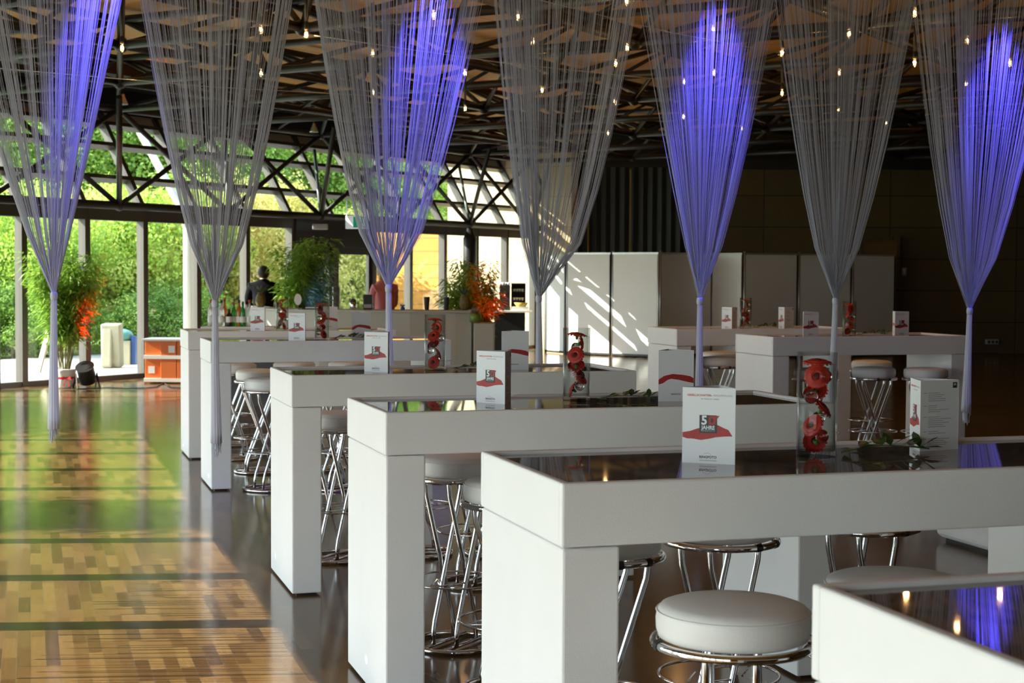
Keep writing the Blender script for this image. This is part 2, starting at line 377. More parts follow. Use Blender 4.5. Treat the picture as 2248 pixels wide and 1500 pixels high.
# corner posts and the filler between corner and first post
tr = 0
for q in (AB, BC, CE):
    tr += 1; t = MB(); t.beam(q, q+Vector((0,0,CEIL)), .16, .16, up=Vector((0,1,0))); structure(t.build('trim_%d' % tr, M['bronze']))
tr += 1; t = MB(); t.beam(AB+Vector((0,0,.035)), A0-UA*3*BAY+Vector((0,0,.035)), .12, .07); t.beam(AB+Vector((0,0,2.45)), A0-UA*3*BAY+Vector((0,0,2.45)), .16, .19)
structure(t.build('trim_%d' % tr, M['bronze']))
# double glass door in two of the bays
p = A0+UA*5*BAY
D = MB()
for z in (2.06, 2.30): D.beam(p+UA*.03+Vector((0,0,z+.12)), p+UA*(2*BAY-.03)+Vector((0,0,z+.12)), .22, .25)
dr = structure(D.build('door_1', M['darkframe']))
for k in (0, 1):
    q = p+UA*(.04+k*(BAY)); q2 = q+UA*(BAY-.08); L = MB()
    for a_, b_ in ((q, q), (q2, q2)): L.beam(a_+UA*(.05 if a_ is q else -.05)+Vector((0,0,.02)), a_+UA*(.05 if a_ is q else -.05)+Vector((0,0,2.06)), .10, .06, up=NA)
    for z in (.09, 2.0): L.beam(q+UA*.1+Vector((0,0,z)), q2-UA*.1+Vector((0,0,z)), .06, .13)
    leaf = L.build('door_leaf', M['darkframe'], dr)
    g = MB(); g.beam((q+UA*.1)+Vector((0,0,1.05)), (q2-UA*.1)+Vector((0,0,1.05)), .012, 1.78); g.build('pane', M['pane'], leaf)
    hp = (q2-UA*.05 if k == 0 else q+UA*.05)+NA*.08
    h = MB(); h.tube([hp-NA*.05+Vector((0,0,.95)), hp+Vector((0,0,.95)), hp+Vector((0,0,1.35)), hp-NA*.05+Vector((0,0,1.35))], .012); h.build('door_handle', M['alu'], leaf)
# floor, ground, ceiling with the roof over it
def ngon(pts, z0, z1, name, m): return MB().extrude([(q[0], q[1]) for q in pts], z0, z1).build(name, m)
OUTW = .97
def off(q, *ns):
    # corner q moved outwards by OUTW from both adjoining facades
    n1, n2 = ns; det = n1.x*n2.y-n1.y*n2.x; k1 = n1.dot(q)-OUTW; k2 = n2.dot(q)-OUTW
    return ((k1*n2.y-k2*n1.y)/det, (n1.x*k2-n2.x*k1)/det)
NB, NC = right_of(dB), right_of(dC)
roofpts = [tuple((AE-NA*OUTW).xy), off(AB, NA, NB), off(BC, NB, NC), tuple((CE-NC*OUTW).xy), (9, -9), (14.4, -9), (14.4, 36.5), (1.2, 36.5)]
structure(ngon(roofpts[::-1], CEIL, CEIL+.3, 'ceiling', M['wood']))
floorpts = [tuple(AE.xy), tuple(AB.xy), tuple(BC.xy), tuple(CE.xy), (9, -9), (14.4, -9), (14.4, 36.5), (1.2, 36.5)]
structure(ngon(floorpts[::-1], -.06, 0, 'floor', M['floor']))
for a_, b_ in ((AE, AB), (AB, BC), (BC, CE)):      # dark fascia between the leaning glass and the ceiling
    d = (b_-a_).normalized(); n = right_of(d)*-1 if a_ is not AE else right_of(d)*-1
    n = {0: NA, 1: NB, 2: NC}[tr-4]; tr += 1
    F = MB(); o_ = -n*(SLOPE*1.16+.02)
    if tr > 5: F.beam(a_+Vector((0,0,(HB+.2+CEIL)/2)), b_+Vector((0,0,(HB+.2+CEIL)/2)), .10, CEIL-HB-.2)
    else: F.beam(a_+o_+Vector((0,0,(ZT+.17+CEIL)/2)), b_+o_+Vector((0,0,(ZT+.17+CEIL)/2)), .06, CEIL-ZT-.17)
    F.beam(a_-n*.25+Vector((0,0,CEIL-.09)), b_-n*.25+Vector((0,0,CEIL-.09)), 1.45, .17) if tr <= 5 else None
    structure(F.build('trim_%d' % tr, M['steel']))
def wall(name, a, b, h, m, th=.2, z0=0):
    a, b = Vector((*a, 0)), Vector((*b, 0)); d = (b-a).normalized(); n = Vector((-d.y, d.x, 0))
    w = MB(); w.beam(a+n*th/2+Vector((0,0,z0+(h-z0)/2)), b+n*th/2+Vector((0,0,z0+(h-z0)/2)), th, h-z0); o = w.build(name, m); return structure(o)
UB = NA                                              # the sandstone wall runs square to the glass front, inside and out
wall('wall_corner', tuple((AE-UB*2.2).xy), tuple((AE+UB*.93).xy), 5.6, M['stone'], .3)
wall('wall_annex', (AE.x-UB.x*4.2, AE.y-UB.y*4.2+.25), (AE.x-UB.x*2.2, AE.y-UB.y*2.2+.25), 2.75, M['orangewood'], .12)
f2 = AE+UB*.93
# dark folding wall: vertical folds, with two brass strips
FW = MB(); x = f2.x-.05; pts = []
k = 0
while x < 4.25:
    pts.append((x, 34.05+(.07 if k % 2 else 0))); x += .10; k += 1
n_ = len(pts)
FW.add([(*q, 0) for q in pts]+[(*q, 3.9) for q in pts], [(i, i+1, n_+i+1, n_+i) for i in range(n_-1)])
fo = FW.build('wall_folding', M['folding']); structure(fo)
for bx in (1.62, 2.52):
    s_ = MB(); s_.box(bx-.014, bx+.014, 34.0, 34.03, 0, 3.85); s_.build('brass_strip', M['brass'], fo)
wall('wall_header', (f2.x-.05, 34.2), (4.25, 34.2), CEIL, M['steel'], .2, z0=3.88)
wall('wall_back', (4.2, 32.9), (14.4, 32.6), CEIL, M['darkstone'], .2)
wall('wall_return', (4.2, 34.4), (4.2, 32.9), CEIL, M['darkstone'], .15)
wall('wall_right', (14.2, 32.6), (14.2, -9), CEIL, M['darkstone'], .2)
wall('wall_rear', (14.4, -8.9), (CE.x, CE.y), CEIL, M['darkstone'], .2)
t = MB(); t.beam((BC+dB*5.62*BAY)+NB*.22, (BC+dB*5.62*BAY)+NB*.22+Vector((0,0,CEIL)), .24, .24, up=Vector((0,1,0))); structure(t.build('trim_8', M['steel']))
t = MB(); t.box(4.2, 14.2, 32.55, 32.72, 3.78, 4.2); structure(t.build('trim_9', M['steel']))
# wooden door in the dark back wall
D = MB(); q = at_y(1893, 600, 32.6); q2 = at_y(1967, 600, 32.6)
D.box(q.x-.06, q.x, 32.52, 32.7, 0, 2.42); D.box(q2.x, q2.x+.06, 32.52, 32.7, 0, 2.42); D.box(q.x, q2.x, 32.52, 32.7, 2.34, 2.42)
d2 = structure(D.build('door_2', M['darkstone'])); l = MB(); l.box(q.x, q2.x, 32.58, 32.66, 0.01, 2.34); l.build('door_leaf', mat('door_veneer', (.16,.09,.03), .5), d2)
q = at_y(1985, 597, 32.6)
sw = MB().box(q.x-.05, q.x+.05, 32.60, 32.67, q.z-.08, q.z+.08).build('light_switch', M['grey'], bevel=.006); tag(sw, 'pale wall switch plate on the dark back wall beside the wooden door', 'switch')
MB().box(q.x-.025, q.x+.025, 32.585, 32.605, q.z-.045, q.z+.045).build('rocker', M['card'], sw)
q = at_y(2180, 751, 32.55)
so = MB().box(q.x-.13, q.x+.13, 32.57, 32.67, q.z-.05, q.z+.05).build('wall_socket', M['grey'], bevel=.006); tag(so, 'strip of wall sockets low on the dark back wall at the right', 'socket')
for k in (-1, 0, 1): MB().tube([(q.x+k*.08, 32.55, q.z), (q.x+k*.08, 32.575, q.z)], .028, 16).build('outlet', M['black'], so)
# ------------------------------------------------------------------ tubular roof truss, laid out square to the glass front
truss = thing('roof_truss', 'black tubular space frame truss under the wooden ceiling', 'truss')
ZB, ZTP, G = 3.98, 4.50, 2.40
org = A0+UA*1.38*BAY+NA*.25
def inside(q, mrg):
    if NA.dot(q-AE) < mrg or NB.dot(q-AB) < mrg or NC.dot(q-BC) < mrg: return False
    return -8 < q.y < (33.6 if q.x < 4.2 else 32.3) and q.x < 13.8 and not (q.x < 1.2 and (q-f2).dot(UA) > -.3)
nodes = {}
for i in range(-22, 14):
    for j in range(0, 14):
        q = org+UA*i*G+NA*j*G
        if inside(q, .1): nodes[(i, j)] = q
tops = {}
for i in range(-23, 15):
    for j in range(-1, 14):
        q = org+UA*(i+.5)*G+NA*(j+.5)*G
        if inside(q, -.5): tops[(i, j)] = q
bc, tc_, dg_, jn = MB(), MB(), MB(), MB()
zb, zt = Vector((0,0,ZB)), Vector((0,0,ZTP))
for (i, j), q in nodes.items():
    for e in ((1,0),(0,1)):
        r_ = nodes.get((i+e[0], j+e[1]))
        if r_ is not None: bc.tube([q+zb, r_+zb], .048, 8)
    for e in ((0,0),(-1,0),(0,-1),(-1,-1)):
        r_ = tops.get((i+e[0], j+e[1]))
        if r_ is not None: dg_.tube([q+zb, r_+zt], .034, 6)
    for e in ((1,0),):                              # secondary braces from the middle of each bottom chord
        r_ = nodes.get((i+e[0], j+e[1]))
        if r_ is None: continue
        m_ = (q+r_)/2
        for o2 in (((0,0),(0,-1)) if e == (1,0) else ((0,0),(-1,0))):
            r2 = tops.get((i+o2[0], j+o2[1]))
            if r2 is not None: dg_.tube([m_+zb, r2+zt], .026, 5)
    bc.ball(q+zb, .085, 10, 6)
for (i, j), q in tops.items():
    for e in ((1,0),(0,1)):
        r_ = tops.get((i+e[0], j+e[1]))
        if r_ is not None: tc_.tube([q+zt, r_+zt], .045, 8)
bc.build('bottom_chord', M['steel'], truss); tc_.build('top_chord', M['steel'], truss); dg_.build('diagonal_brace', M['steel'], truss)
eb, xb = MB(), MB(); greyt = mat('grey_tube', (.16,.19,.2), .35)
ks = [k for k in range(-2, 6)]
npt = lambda k: org+UA*k*G
eb.tube([npt(-2.2)+Vector((0,0,2.575)), npt(5)+UA*1.6+Vector((0,0,2.575))], .06, 12)
for k in ks:
    q = npt(k)
    if k < 5:
        xb.tube([q+Vector((0,0,2.575)), npt(k+1)+zb], .04, 8); xb.tube([q+zb, npt(k+1)+Vector((0,0,2.575))], .04, 8)
    else: xb.tube([q+zb, q+UA*1.4+Vector((0,0,2.575))], .04, 8)
    MB().tube([q+Vector((0,0,2.575)), q-NA*.80+UA*.85+Vector((0,0,3.80))], .03, 8).build('outer_strut', greyt, truss)
    MB().tube([q+Vector((0,0,2.575)), q+NA*1.2-UA*1.2+zb], .042, 8).build('inner_strut', M['steel'], truss)
    eb.ball(q+Vector((0,0,2.575)), .085, 10, 6)
eb.build('edge_beam', M['steel'], truss); xb.build('cross_brace', M['steel'], truss)
q = npt(4)
col = MB(); col.lathe([(.13, 0), (.13, 2.30), (.11, 2.35), (.04, 2.52)], 20)
cl_ = col.build('column', M['steel'], loc=(q.x, q.y, 0)); structure(cl_, 'black round steel column with a tapered head')
for k in (-1,):
    cl2 = col.build('column', M['steel'], loc=(*npt(k-.0).xy, 0)); structure(cl2)
# ------------------------------------------------------------------ light
w = bpy.data.worlds.new('sky'); sc.world = w; w.use_nodes = True
nt = w.node_tree; bg = nt.nodes['Background']
tcw = nt.nodes.new('ShaderNodeTexCoord'); sx = nt.nodes.new('ShaderNodeSeparateXYZ'); nt.links.new(tcw.outputs['Generated'], sx.inputs[0])
rm = nt.nodes.new('ShaderNodeValToRGB'); nt.links.new(sx.outputs['Z'], rm.inputs['Fac'])
rm.color_ramp.elements[0].position = 0; rm.color_ramp.elements[0].color = (.93, .97, 1.0, 1); rm.color_ramp.elements[1].position = .7; rm.color_ramp.elements[1].color = (.55, .75, 1, 1)
nt.links.new(rm.outputs['Color'], bg.inputs['Color']); bg.inputs['Strength'].default_value = 5.8
sd = bpy.data.lights.new('sun', 'SUN'); so_ = bpy.data.objects.new('sun', sd); C.objects.link(so_)
az, el = math.radians(4.4), math.radians(30)
sdir = Vector((math.cos(el)*math.cos(az), math.cos(el)*math.sin(az), -math.sin(el)))
so_.rotation_euler = sdir.to_track_quat('-Z', 'Y').to_euler(); sd.energy = 20; sd.color = (1, .92, .80); sd.angle = math.radians(.22)
def spot(name, p, target, energy, col, ang, blend=.4, size=.04):
    l = bpy.data.lights.new(name, 'SPOT'); o = bpy.data.objects.new(name, l); C.objects.link(o); o.location = p
    o.rotation_euler = (Vector(target)-Vector(p)).to_track_quat('-Z', 'Y').to_euler()
    l.energy = energy; l.color = col; l.spot_size = math.radians(ang); l.spot_blend = blend; l.shadow_soft_size = size; return o
sc.view_settings.view_transform = 'Standard'; sc.view_settings.look = 'None'; sc.view_settings.gamma = 1; sc.view_settings.exposure = 0.0
sc.view_settings.use_curve_mapping = False
# ------------------------------------------------------------------ bar tables
TL, TW, TZ, AP, LT = 1.823, .723, 1.10, .158, .152
def make_table():
    t = thing('bar_table', '', 'table', group='white bar tables')
    a = MB(); r_ = .026
    a.box(0, TL, 0, r_, TZ-AP, TZ); a.box(0, TL, TW-r_, TW, TZ-AP, TZ); a.box(0, r_, r_, TW-r_, TZ-AP, TZ); a.box(TL-r_, TL, r_, TW-r_, TZ-AP, TZ)
    a.box(r_, TL-r_, r_, TW-r_, TZ-AP, TZ-AP+.02); a.build('apron', M['white'], t, bevel=.006)
    MB().box(r_-.001, TL-r_+.001, r_-.001, TW-r_+.001, TZ-.022, TZ-.010).build('tabletop', M['glasstop'], t)
    for x0 in (0.003, TL-LT):
        MB().box(x0, x0+LT-.003, .003, TW-.003, .012, TZ-AP-.003).build('leg', M['white'], t, bevel=.007)
    for x0 in (0.03, TL-LT+.03):
        MB().box(x0, x0+LT-.06, .03, TW-.03, 0, .014).build('foot_plate', M['rubber'], t)
    return t
tab = {'T0': (.70632671,1.8962208), 'T1': (.12318369,3.81146958), 'T2': (-.45881436,5.73757216), 'T3': (-1.08642401,7.78788691),
       'T4': (-2.20388528,11.55548805), 'T5': (-2.76714698,13.50310503), 'R1': (2.1350361,12.94170738), 'R2': (1.52834819,14.68247506)}
tl = {'T0': 'white bar table cut off at the lower right corner, its dark top reflecting blue light',
 'T1': 'large white bar table in front, with the largest program card and gerbera vase',
 'T2': 'white bar table directly behind the big front one, card and vase at its middle',
 'T3': 'white bar table third back in the left row, reflecting green trees at its left corner',
 'T4': 'fourth white bar table back, a curtain tail hanging before its left end',
 'T5': 'farthest white bar table of the left row, next to the orange crate',
 'R1': 'white bar table at the right with two padded stools showing under its near side',
 'R2': 'farthest white bar table of the right row, in front of the white partition panels'}
P = Proto(make_table())
for k, (x, y) in tab.items(): P.place(tl[k], (x, y, 0), TH)
def on(tk, u, v, z=TZ-.010):
    x, y = tab[tk]; q = Vector((x, y, 0))+UX*u+VX*v; return (q.x, q.y, z)
# low white upholstered block glimpsed beyond the front table
q0, q1 = at_z(2049, 1185, 0), at_z(2165, 1220, 0); d = (q1-q0).normalized(); rz = math.atan2(d.y, d.x)
b = MB(); b.box(0, 1.05, 0, .55, .02, .52)
bl = b.build('seat_block', M['white'], bevel=.05, seg=4, loc=(q0.x, q0.y, 0)); bl.rotation_euler = (0,0,rz); tag(bl, 'low white upholstered seat block on the dark floor under the front table at the right', 'seat')
MB().box(.06, .99, .05, .5, 0, .022).build('plinth', M['rubber'], bl)
# ------------------------------------------------------------------ bar stools
def make_stool():
    t = thing('bar_stool', '', 'stool', group='round padded bar stools')
    s = MB(); s.lathe([(.02,.742),(.165,.742),(.178,.748),(.183,.765),(.184,.79),(.181,.808),(.172,.820),(.155,.826),(.09,.832),(.0,.834)], 48, capb=True, capt=False)
    se = s.build('seat', M['leather'], t)
    m = MB(); m.tube([(.184*math.cos(.25), .184*math.sin(.25), z) for z in (.752,.77,.79,.806)], .0022, 6)
    m.ring(.1815, .0028, .808, 48, 6); m.build('seam', M['leather'], se)
    MB().ring(.187, .0115, .733, 56, 10).build('seat_ring', M['chrome'], t)
    for sx in (1, -1):                                # two pairs of tubes crossing like an X
        for y in (-.058, .058):
            yy = y+.012*sx
            MB().tube([(-.125*sx, yy, .728), (-.125*sx, yy, .71), (-.118*sx, yy, .66), (.088*sx, yy, .12), (.098*sx, yy, .08), (.10*sx, yy, .018)], .0105, 10).build('leg', M['chrome'], t)
    b = MB(); b.ring(.19, .0115, .012, 56, 10)
    for y in (-.05, .05): b.tube([(-.18, y, .014), (.18, y, .014)], .009, 8)
    b.build('base_ring', M['chrome'], t)
    f_ = MB(); f_.ring(.20, .0048, .285, 48, 6)
    for sx in (1, -1): f_.tube([(.035*sx, -.07, .285), (.2*sx, 0, .285)], .004, 5); f_.tube([(.035*sx, .07, .285), (.2*sx, 0, .285)], .004, 5)
    f_.build('footrest', M['chrome'], t)
    for a in (-1.85, -1.3, 1.2, 1.9): MB().tube([(.187*math.cos(a+e), .187*math.sin(a+e), .733) for e in (-.06,-.03,0,.03,.06)], .0135, 8).build('clip', M['rubber'], t)
    return t
S = Proto(make_stool())
st = [(.53,3.74,1.50,'large padded stool in front of the big front table, whole seat in view'),
 (.69,5.19,.85,'padded stool behind the front table, four chrome legs above the nearest seat'),
 (.285,4.9,.5,'padded stool half hidden behind the left leg of the big front table'),
 (1.23,5.5,.9,'padded stool under the right half of the front table, only ring and legs visible'),
 (1.0,4.08,.3,'padded stool whose seat rim just shows over the nearest table edge at lower right'),
 (-.24,6.78,1.05,'padded stool right of the second table leg with two slanting chrome tubes'),
 (.0,6.0,.5,'bright padded stool half hidden by the left end of the front table'),
 (-.18,8.12,.95,'stool base with dark tubes, behind the slanting tubes at the second table'),
 (-.53,9.0,.2,'stool base ring just right of the second table leg, far back on the floor'),
 (-.07,9.02,.4,'stool base ring beside the left end of the front table, far back on the floor'),
 (-.975,8.84,1.05,'padded stool right of the third table leg, chrome tubes leaning right'),
 (-1.3,11.72,.6,'stool base behind the third table leg, below its neighbour seat'),
 (-1.79,11.66,.75,'nearest of the three pale stools beside the fourth table leg'),
 (-2.03,12.68,.3,'middle one of the three pale stools beside the fourth table leg'),
 (-2.38,13.58,.5,'rearmost of the three pale stools beside the fourth table leg'),
 (-2.6,14.66,.2,'stool base ring behind the fourth table leg, against the sunlit floor'),
 (-1.9,13.8,.4,'pale seat showing above the back edge of the third table, left one'),
 (-1.43,13.9,.1,'pale seat showing above the back edge of the third table, right one'),
 (-1.55,12.85,.7,'padded stool on the far side of the fourth table, nearly hidden'),
 (3.08,13.45,.25,'grey looking padded stool with crossing legs under the right hand table, left one'),
 (3.505,13.38,.7,'grey looking padded stool under the right hand table near its right leg'),
 (3.3,14.5,.4,'padded stool behind the left one of the two under the right hand table'),
 (2.55,13.25,.3,'padded stool beside the left leg of the right hand table, behind the front vase'),
 (1.97,15.02,.15,'padded stool under the far right hand table, dark legs crossing'),
 (2.1,16.0,.5,'padded stool on the far side of the far right hand table')]
for x, y, rz, l in st: S.place(l, (x, y, 0), rz)
# ------------------------------------------------------------------ program cards: three panels folded into a standing prism
def make_card():
    W, H, e = .148, .208, .0008
    t = thing('program_card', '', 'card', group='folded program cards')
    tri = [Vector((-W/2, 0, 0)), Vector((W/2, 0, 0)), Vector((0, W*.866, 0))]
    def frame(i):
        a, b = tri[i], tri[(i+1) % 3]; ux = (b-a).normalized(); n = Vector((ux.y, -ux.x, 0)); c = (a+b)/2
        def T(off): return Matrix(((ux.x, 0, n.x, c.x+n.x*off), (ux.y, 0, n.y, c.y+n.y*off), (0, 1, 0, H/2), (0,0,0,1)))
        return T
    mats = [M['card'], M['red'], M['redtxt'], M['black'], M['grey']]
    names = ('front_panel', 'program_panel', 'picture_panel')
    for i in range(3):
        T = frame(i); p = MB()
        p.box(-W/2, W/2, -H/2, H/2, -e, 0, 0, T=T(0))
        if i == 0:
            cloth = [(-.0735,-.033),(-.0735,-.020),(-.052,-.016),(-.030,-.008),(-.010,-.004),(.022,.004),(.040,-.004),(.055,-.010),(.060,-.018),(.066,-.027),(.045,-.028),(.020,-.031),(.0,-.036),(-.022,-.040),(-.045,-.037),(-.060,-.037)]
            p.add([T(.0003) @ Vector((x, y, 0)) for x, y in cloth], [range(len(cloth))], 1)
            p.box(-.026, .023, -.020, .029, .0002, .0006, 3, T=T(0))
            put_text(p, '5', .034, T(.0009) @ Matrix.Translation((-.0125,.0135,0)), 0, .0011)
            zero = [(.0,.026),(.0,.003),(.019,.003),(.021,.017),(.030,.028),(.015,.027)]
            p.add([T(.0009) @ Vector((x, y, 0)) for x, y in zero], [range(len(zero))], 1)
            hole = [(.009+.0042*math.cos(a*PI/6), .0145+.0065*math.sin(a*PI/6)) for a in range(12)]
            p.add([T(.0012) @ Vector((x, y, 0)) for x, y in hole], [range(12)], 3)
            put_text(p, 'JAHRE', .0145, T(.0009) @ Matrix.Translation((-.0015,-.0055,0)), 0, .0004, .038)
            put_text(p, 'RINGFOTO', .0085, T(.0009) @ Matrix.Translation((-.0015,-.0140,0)), 4, .0001, .038)
            put_text(p, 'GESELLSCHAFTER-', .0075, T(.0004) @ Matrix.Translation((-.026,.083,0)), 2, .00025, .070)
            put_text(p, 'VERSAMMLUNG', .0075, T(.0004) @ Matrix.Translation((.038,.083,0)), 4, 0, .054)
            for xa, xb in ((-.022,-.016),(-.014,.0),(.002,.009),(.012,.028)): p.box(xa, xb, .0722, .0742, .0002, .0004, 4, T=T(0))
            put_text(p, 'RINGFOTO', .0098, T(.0004) @ Matrix.Translation((-.0015,-.0865,0)), 3, .0003, .048)
            p.box(-.0255, .0225, -.0945, -.0938, .0002, .0004, 4, T=T(0)); p.box(-.0255, .0225, -.0968, -.0955, .0002, .0004, 4, T=T(0))
            arc = [(-.004+.0135*math.cos(a), -.087+.0125*math.sin(a)) for a in [PI*(.15+.065*k) for k in range(11)]]
            for (x0, y0), (x1, y1) in zip(arc, arc[1:]):
                p.add([T(.0004) @ Vector(v) for v in ((x0,y0,0),(x1,y1,0),(x1*1.0+(-.004-x1)*.06,y1+(-.087-y1)*.06,0),(x0+(-.004-x0)*.06,y0+(-.087-y0)*.06,0))], [(0,1,2,3)], 2)
        elif i == 1:
            p.box(.050, .066, .080, .097, .0002, .0005, 3, T=T(0)); put_text(p, '50', .009, T(.0008) @ Matrix.Translation((.0575,.0905,0)), 0, .0003)
            rr = random.Random(3)
            for y, n_ in ((.066,5),(.028,4),(-.005,6),(-.048,2),(-.070,4)):
                for k in range(n_):
                    p.box(-.044, -.044+rr.uniform(.03,.09), y-k*.0058, y-k*.0058+.0016, .0002, .0004, 4, T=T(0))
                p.box(-.062, -.050, y, y+.0016, .0002, .0004, 4, T=T(0))
        else:
            sw = [(-.0735,-.035),(-.0735,-.015),(-.050,.000),(-.015,.008),(.030,.004),(.060,-.002),(.0735,-.010),(.0735,-.030),(.045,-.024),(.010,-.016),(-.020,-.012),(-.035,-.016),(-.055,-.030)]
            p.add([T(.0003) @ Vector((x, y, 0)) for x, y in sw], [range(len(sw))], 1)
            put_text(p, 'RINGFOTO', .008, T(.0004) @ Matrix.Translation((.0,-.075,0)), 3, .0002, .040)
        p.build(names[i], mats, t)
    return t
K = Proto(make_card())
def card_at(tk, u, v, rz, l): K.place(l, on(tk, u, v), rz)
card_at('T1', .545, .36, -.35, 'program card with red cloth picture standing left on the big front table')
card_at('T1', 1.30, .55, -1.62, 'program card at the right of the front table turned to show its printed text')
card_at('T2', .52, .42, -.68, 'program card with red cloth picture left of the vase on the second table')
card_at('T2', 1.33, .40, 2.25, 'shaded program card right of the vase on the second table, red swoosh showing')
card_at('T3', .50, .35, -.5, 'program card with red cloth picture left of the vase on the third table')
card_at('T3', 1.31, .42, 2.25, 'grey shaded program card right of the vase on the third table')
card_at('T4', .685, .31, -.42, 'program card with red cloth picture on the fourth table, left of its vase')
card_at('T4', 1.27, .58, 2.3, 'grey shaded program card on the fourth table beside the curtain tail')
card_at('T5', .63, .27, -.4, 'program card with red cloth picture on the farthest left table beside the bottles')
card_at('T5', 1.35, .53, 2.3, 'grey shaded program card behind the vase of the fourth table')
card_at('R1', .49, .28, .36, 'dark looking program card left of the curtain tail on the right hand table')
card_at('R1', 1.37, .30, .42, 'dark looking program card right of the vase on the right hand table')
card_at('R2', .62, .25, -1.0, 'bright program card left of the vase on the far right hand table')
card_at('R2', 1.17, .20, -1.35, 'plain dark program card right of the leaves on the far right hand table')
# ------------------------------------------------------------------ vases with gerberas and bubbles
def gerbera(mb_p, mb_c, mb_s, c, r, T):
    """flower head: two rings of petals, centre, short stem below"""
    n = 18
    for ring_, (k, dz) in enumerate(((1.0, 0), (.72, .004))):
        for i in range(n):
            a = 2*PI*(i+.5*ring_)/n; wd = r*.19
            pts = []
            for rr, zz, ww in ((.2*r, .002, .5), (.6*r*k, .006, 1), (.9*r*k, .003, .9), (r*k, -.003, .3)):
                for sgn in (-1, 1): pts.append(T @ (Vector((math.cos(a)*rr-math.sin(a)*wd*ww*sgn, math.sin(a)*rr+math.cos(a)*wd*ww*sgn, zz+dz)))+c)
            mb_p.add(pts, [(0,1,3,2),(2,3,5,4),(4,5,7,6)])
    mb_c.lathe([(.30*r, 0), (.28*r, .008), (.15*r, .012), (.0, .012)], 12)
    o = len(mb_c.v)-4*12
    for i in range(o, len(mb_c.v)): mb_c.v[i] = tuple(T @ Vector(mb_c.v[i])+c)
    mb_s.tube([T @ Vector((0,0,0))+c, T @ Vector((.004,0,-.018))+c], [.008, .004], 8)
def make_vase(seed):
    rr = random.Random(seed); Ro, Hh = .0565, .298
    t = thing('flower_vase', '', 'vase', group='cylinder vases with red gerberas')
    v = MB(); v.lathe([(Ro-.002, 0), (Ro, .003), (Ro, Hh), (Ro-.0035, Hh), (Ro-.0035, .018), (.0, .018)], 40, capb=True, capt=False)
    v.build('glass_cylinder', M['vase'], t)
    w_ = MB(); w_.lathe([(.0, .0185), (Ro-.004, .0185), (Ro-.004, Hh-.034), (0, Hh-.034)], 32, capb=False, capt=False); w_.build('water', M['water'], t)
    spots_ = [(Hh-.030, 0.0, .2)]+[(.046+.047*i+rr.uniform(-.005,.005), .016, 1) for i in range(5)]
    a = rr.uniform(0, 6)
    for i, (z, rad, tilt) in enumerate(spots_):
        a += 2.4+rr.uniform(-.5,.5)
        p_, c_, s_ = MB(), MB(), MB()
        T = (Matrix.Rotation(a, 3, 'Z') @ Matrix.Rotation(rr.uniform(.7,1.5)*tilt, 3, 'Y')) if tilt == 1 else Matrix.Rotation(.1, 3, 'X')
        gerbera(p_, c_, s_, Vector((rad*math.cos(a), rad*math.sin(a), z)), .0365 if tilt == 1 else .043, T)
        g_ = p_.build('gerbera', M['petal'], t); c_.build('flower_centre', M['gcentre'], g_); s_.build('stem', M['gstem'], g_)
    for i in range(4):
        a2 = rr.uniform(0, 6.28); z = .045+.056*i+rr.uniform(0,.02)
        MB().ball((.03*math.cos(a2), .03*math.sin(a2), z), .0195, 16, 10).build('bubble', M['clear'], t)
    return t
V1, V2 = Proto(make_vase(4)), Proto(make_vase(11))
vs = [('T1', .915, .44, 'tall gerbera vase nearest the camera, between card and leaf sprig on the front table'),
 ('T2', .90, .47, 'gerbera vase in the middle of the second table, right of its red cloth card'),
 ('T3', .83, .40, 'gerbera vase in the middle of the third table, in front of the grey bar counter'),
 ('T4', .88, .32, 'gerbera vase on the fourth table, right of its red cloth card'),
 ('T5', .85, .28, 'gerbera vase on the farthest left table, in front of the bar'),
 ('R1', .84, .26, 'gerbera vase on the right hand table, right of the white curtain tail'),
 ('R2', .84, .30, 'gerbera vase on the far right hand table, against the partition panels')]
for i, (tk, u, v, l) in enumerate(vs): (V1 if i % 2 == 0 else V2).place(l, on(tk, u, v), i*1.3, 'cylinder vases with red gerberas')
# ------------------------------------------------------------------ leaf sprigs lying on the tables
def make_sprig():
    rr = random.Random(5); t = thing('leaf_sprig', '', 'leaves', group='green leaf sprigs')
    s = MB(); pts = [Vector((x*.30, .015*math.sin(x*4), .012+.012*math.sin(x*PI))) for x in [i/10 for i in range(11)]]
    s.tube(pts, .0022, 6); s.build('stem', M['gstem'], t)
    l = MB()
    for i in range(26):
        k = rr.uniform(.05, 1); p_ = pts[int(k*10)]; sgn = 1 if i % 2 else -1
        d = Vector((rr.uniform(.2,.8), sgn*rr.uniform(.5,1), rr.uniform(-.05,.75))).normalized(); ln = rr.uniform(.045,.085); wd = ln*.2
        sd_ = d.cross(Vector((0,0,1))).normalized()
        q = [p_, p_+d*ln*.35+sd_*wd, p_+d*ln*.7+sd_*wd*.8, p_+d*ln-Vector((0,0,.006)), p_+d*ln*.7-sd_*wd*.8, p_+d*ln*.35-sd_*wd]
        q = [Vector((v_.x, v_.y, max(v_.z, .003))) for v_ in q]
        l.add(q, [(0,1,2,3,4,5)])
    l.build('leaves', M['leaf'], t); return t
SP = Proto(make_sprig())
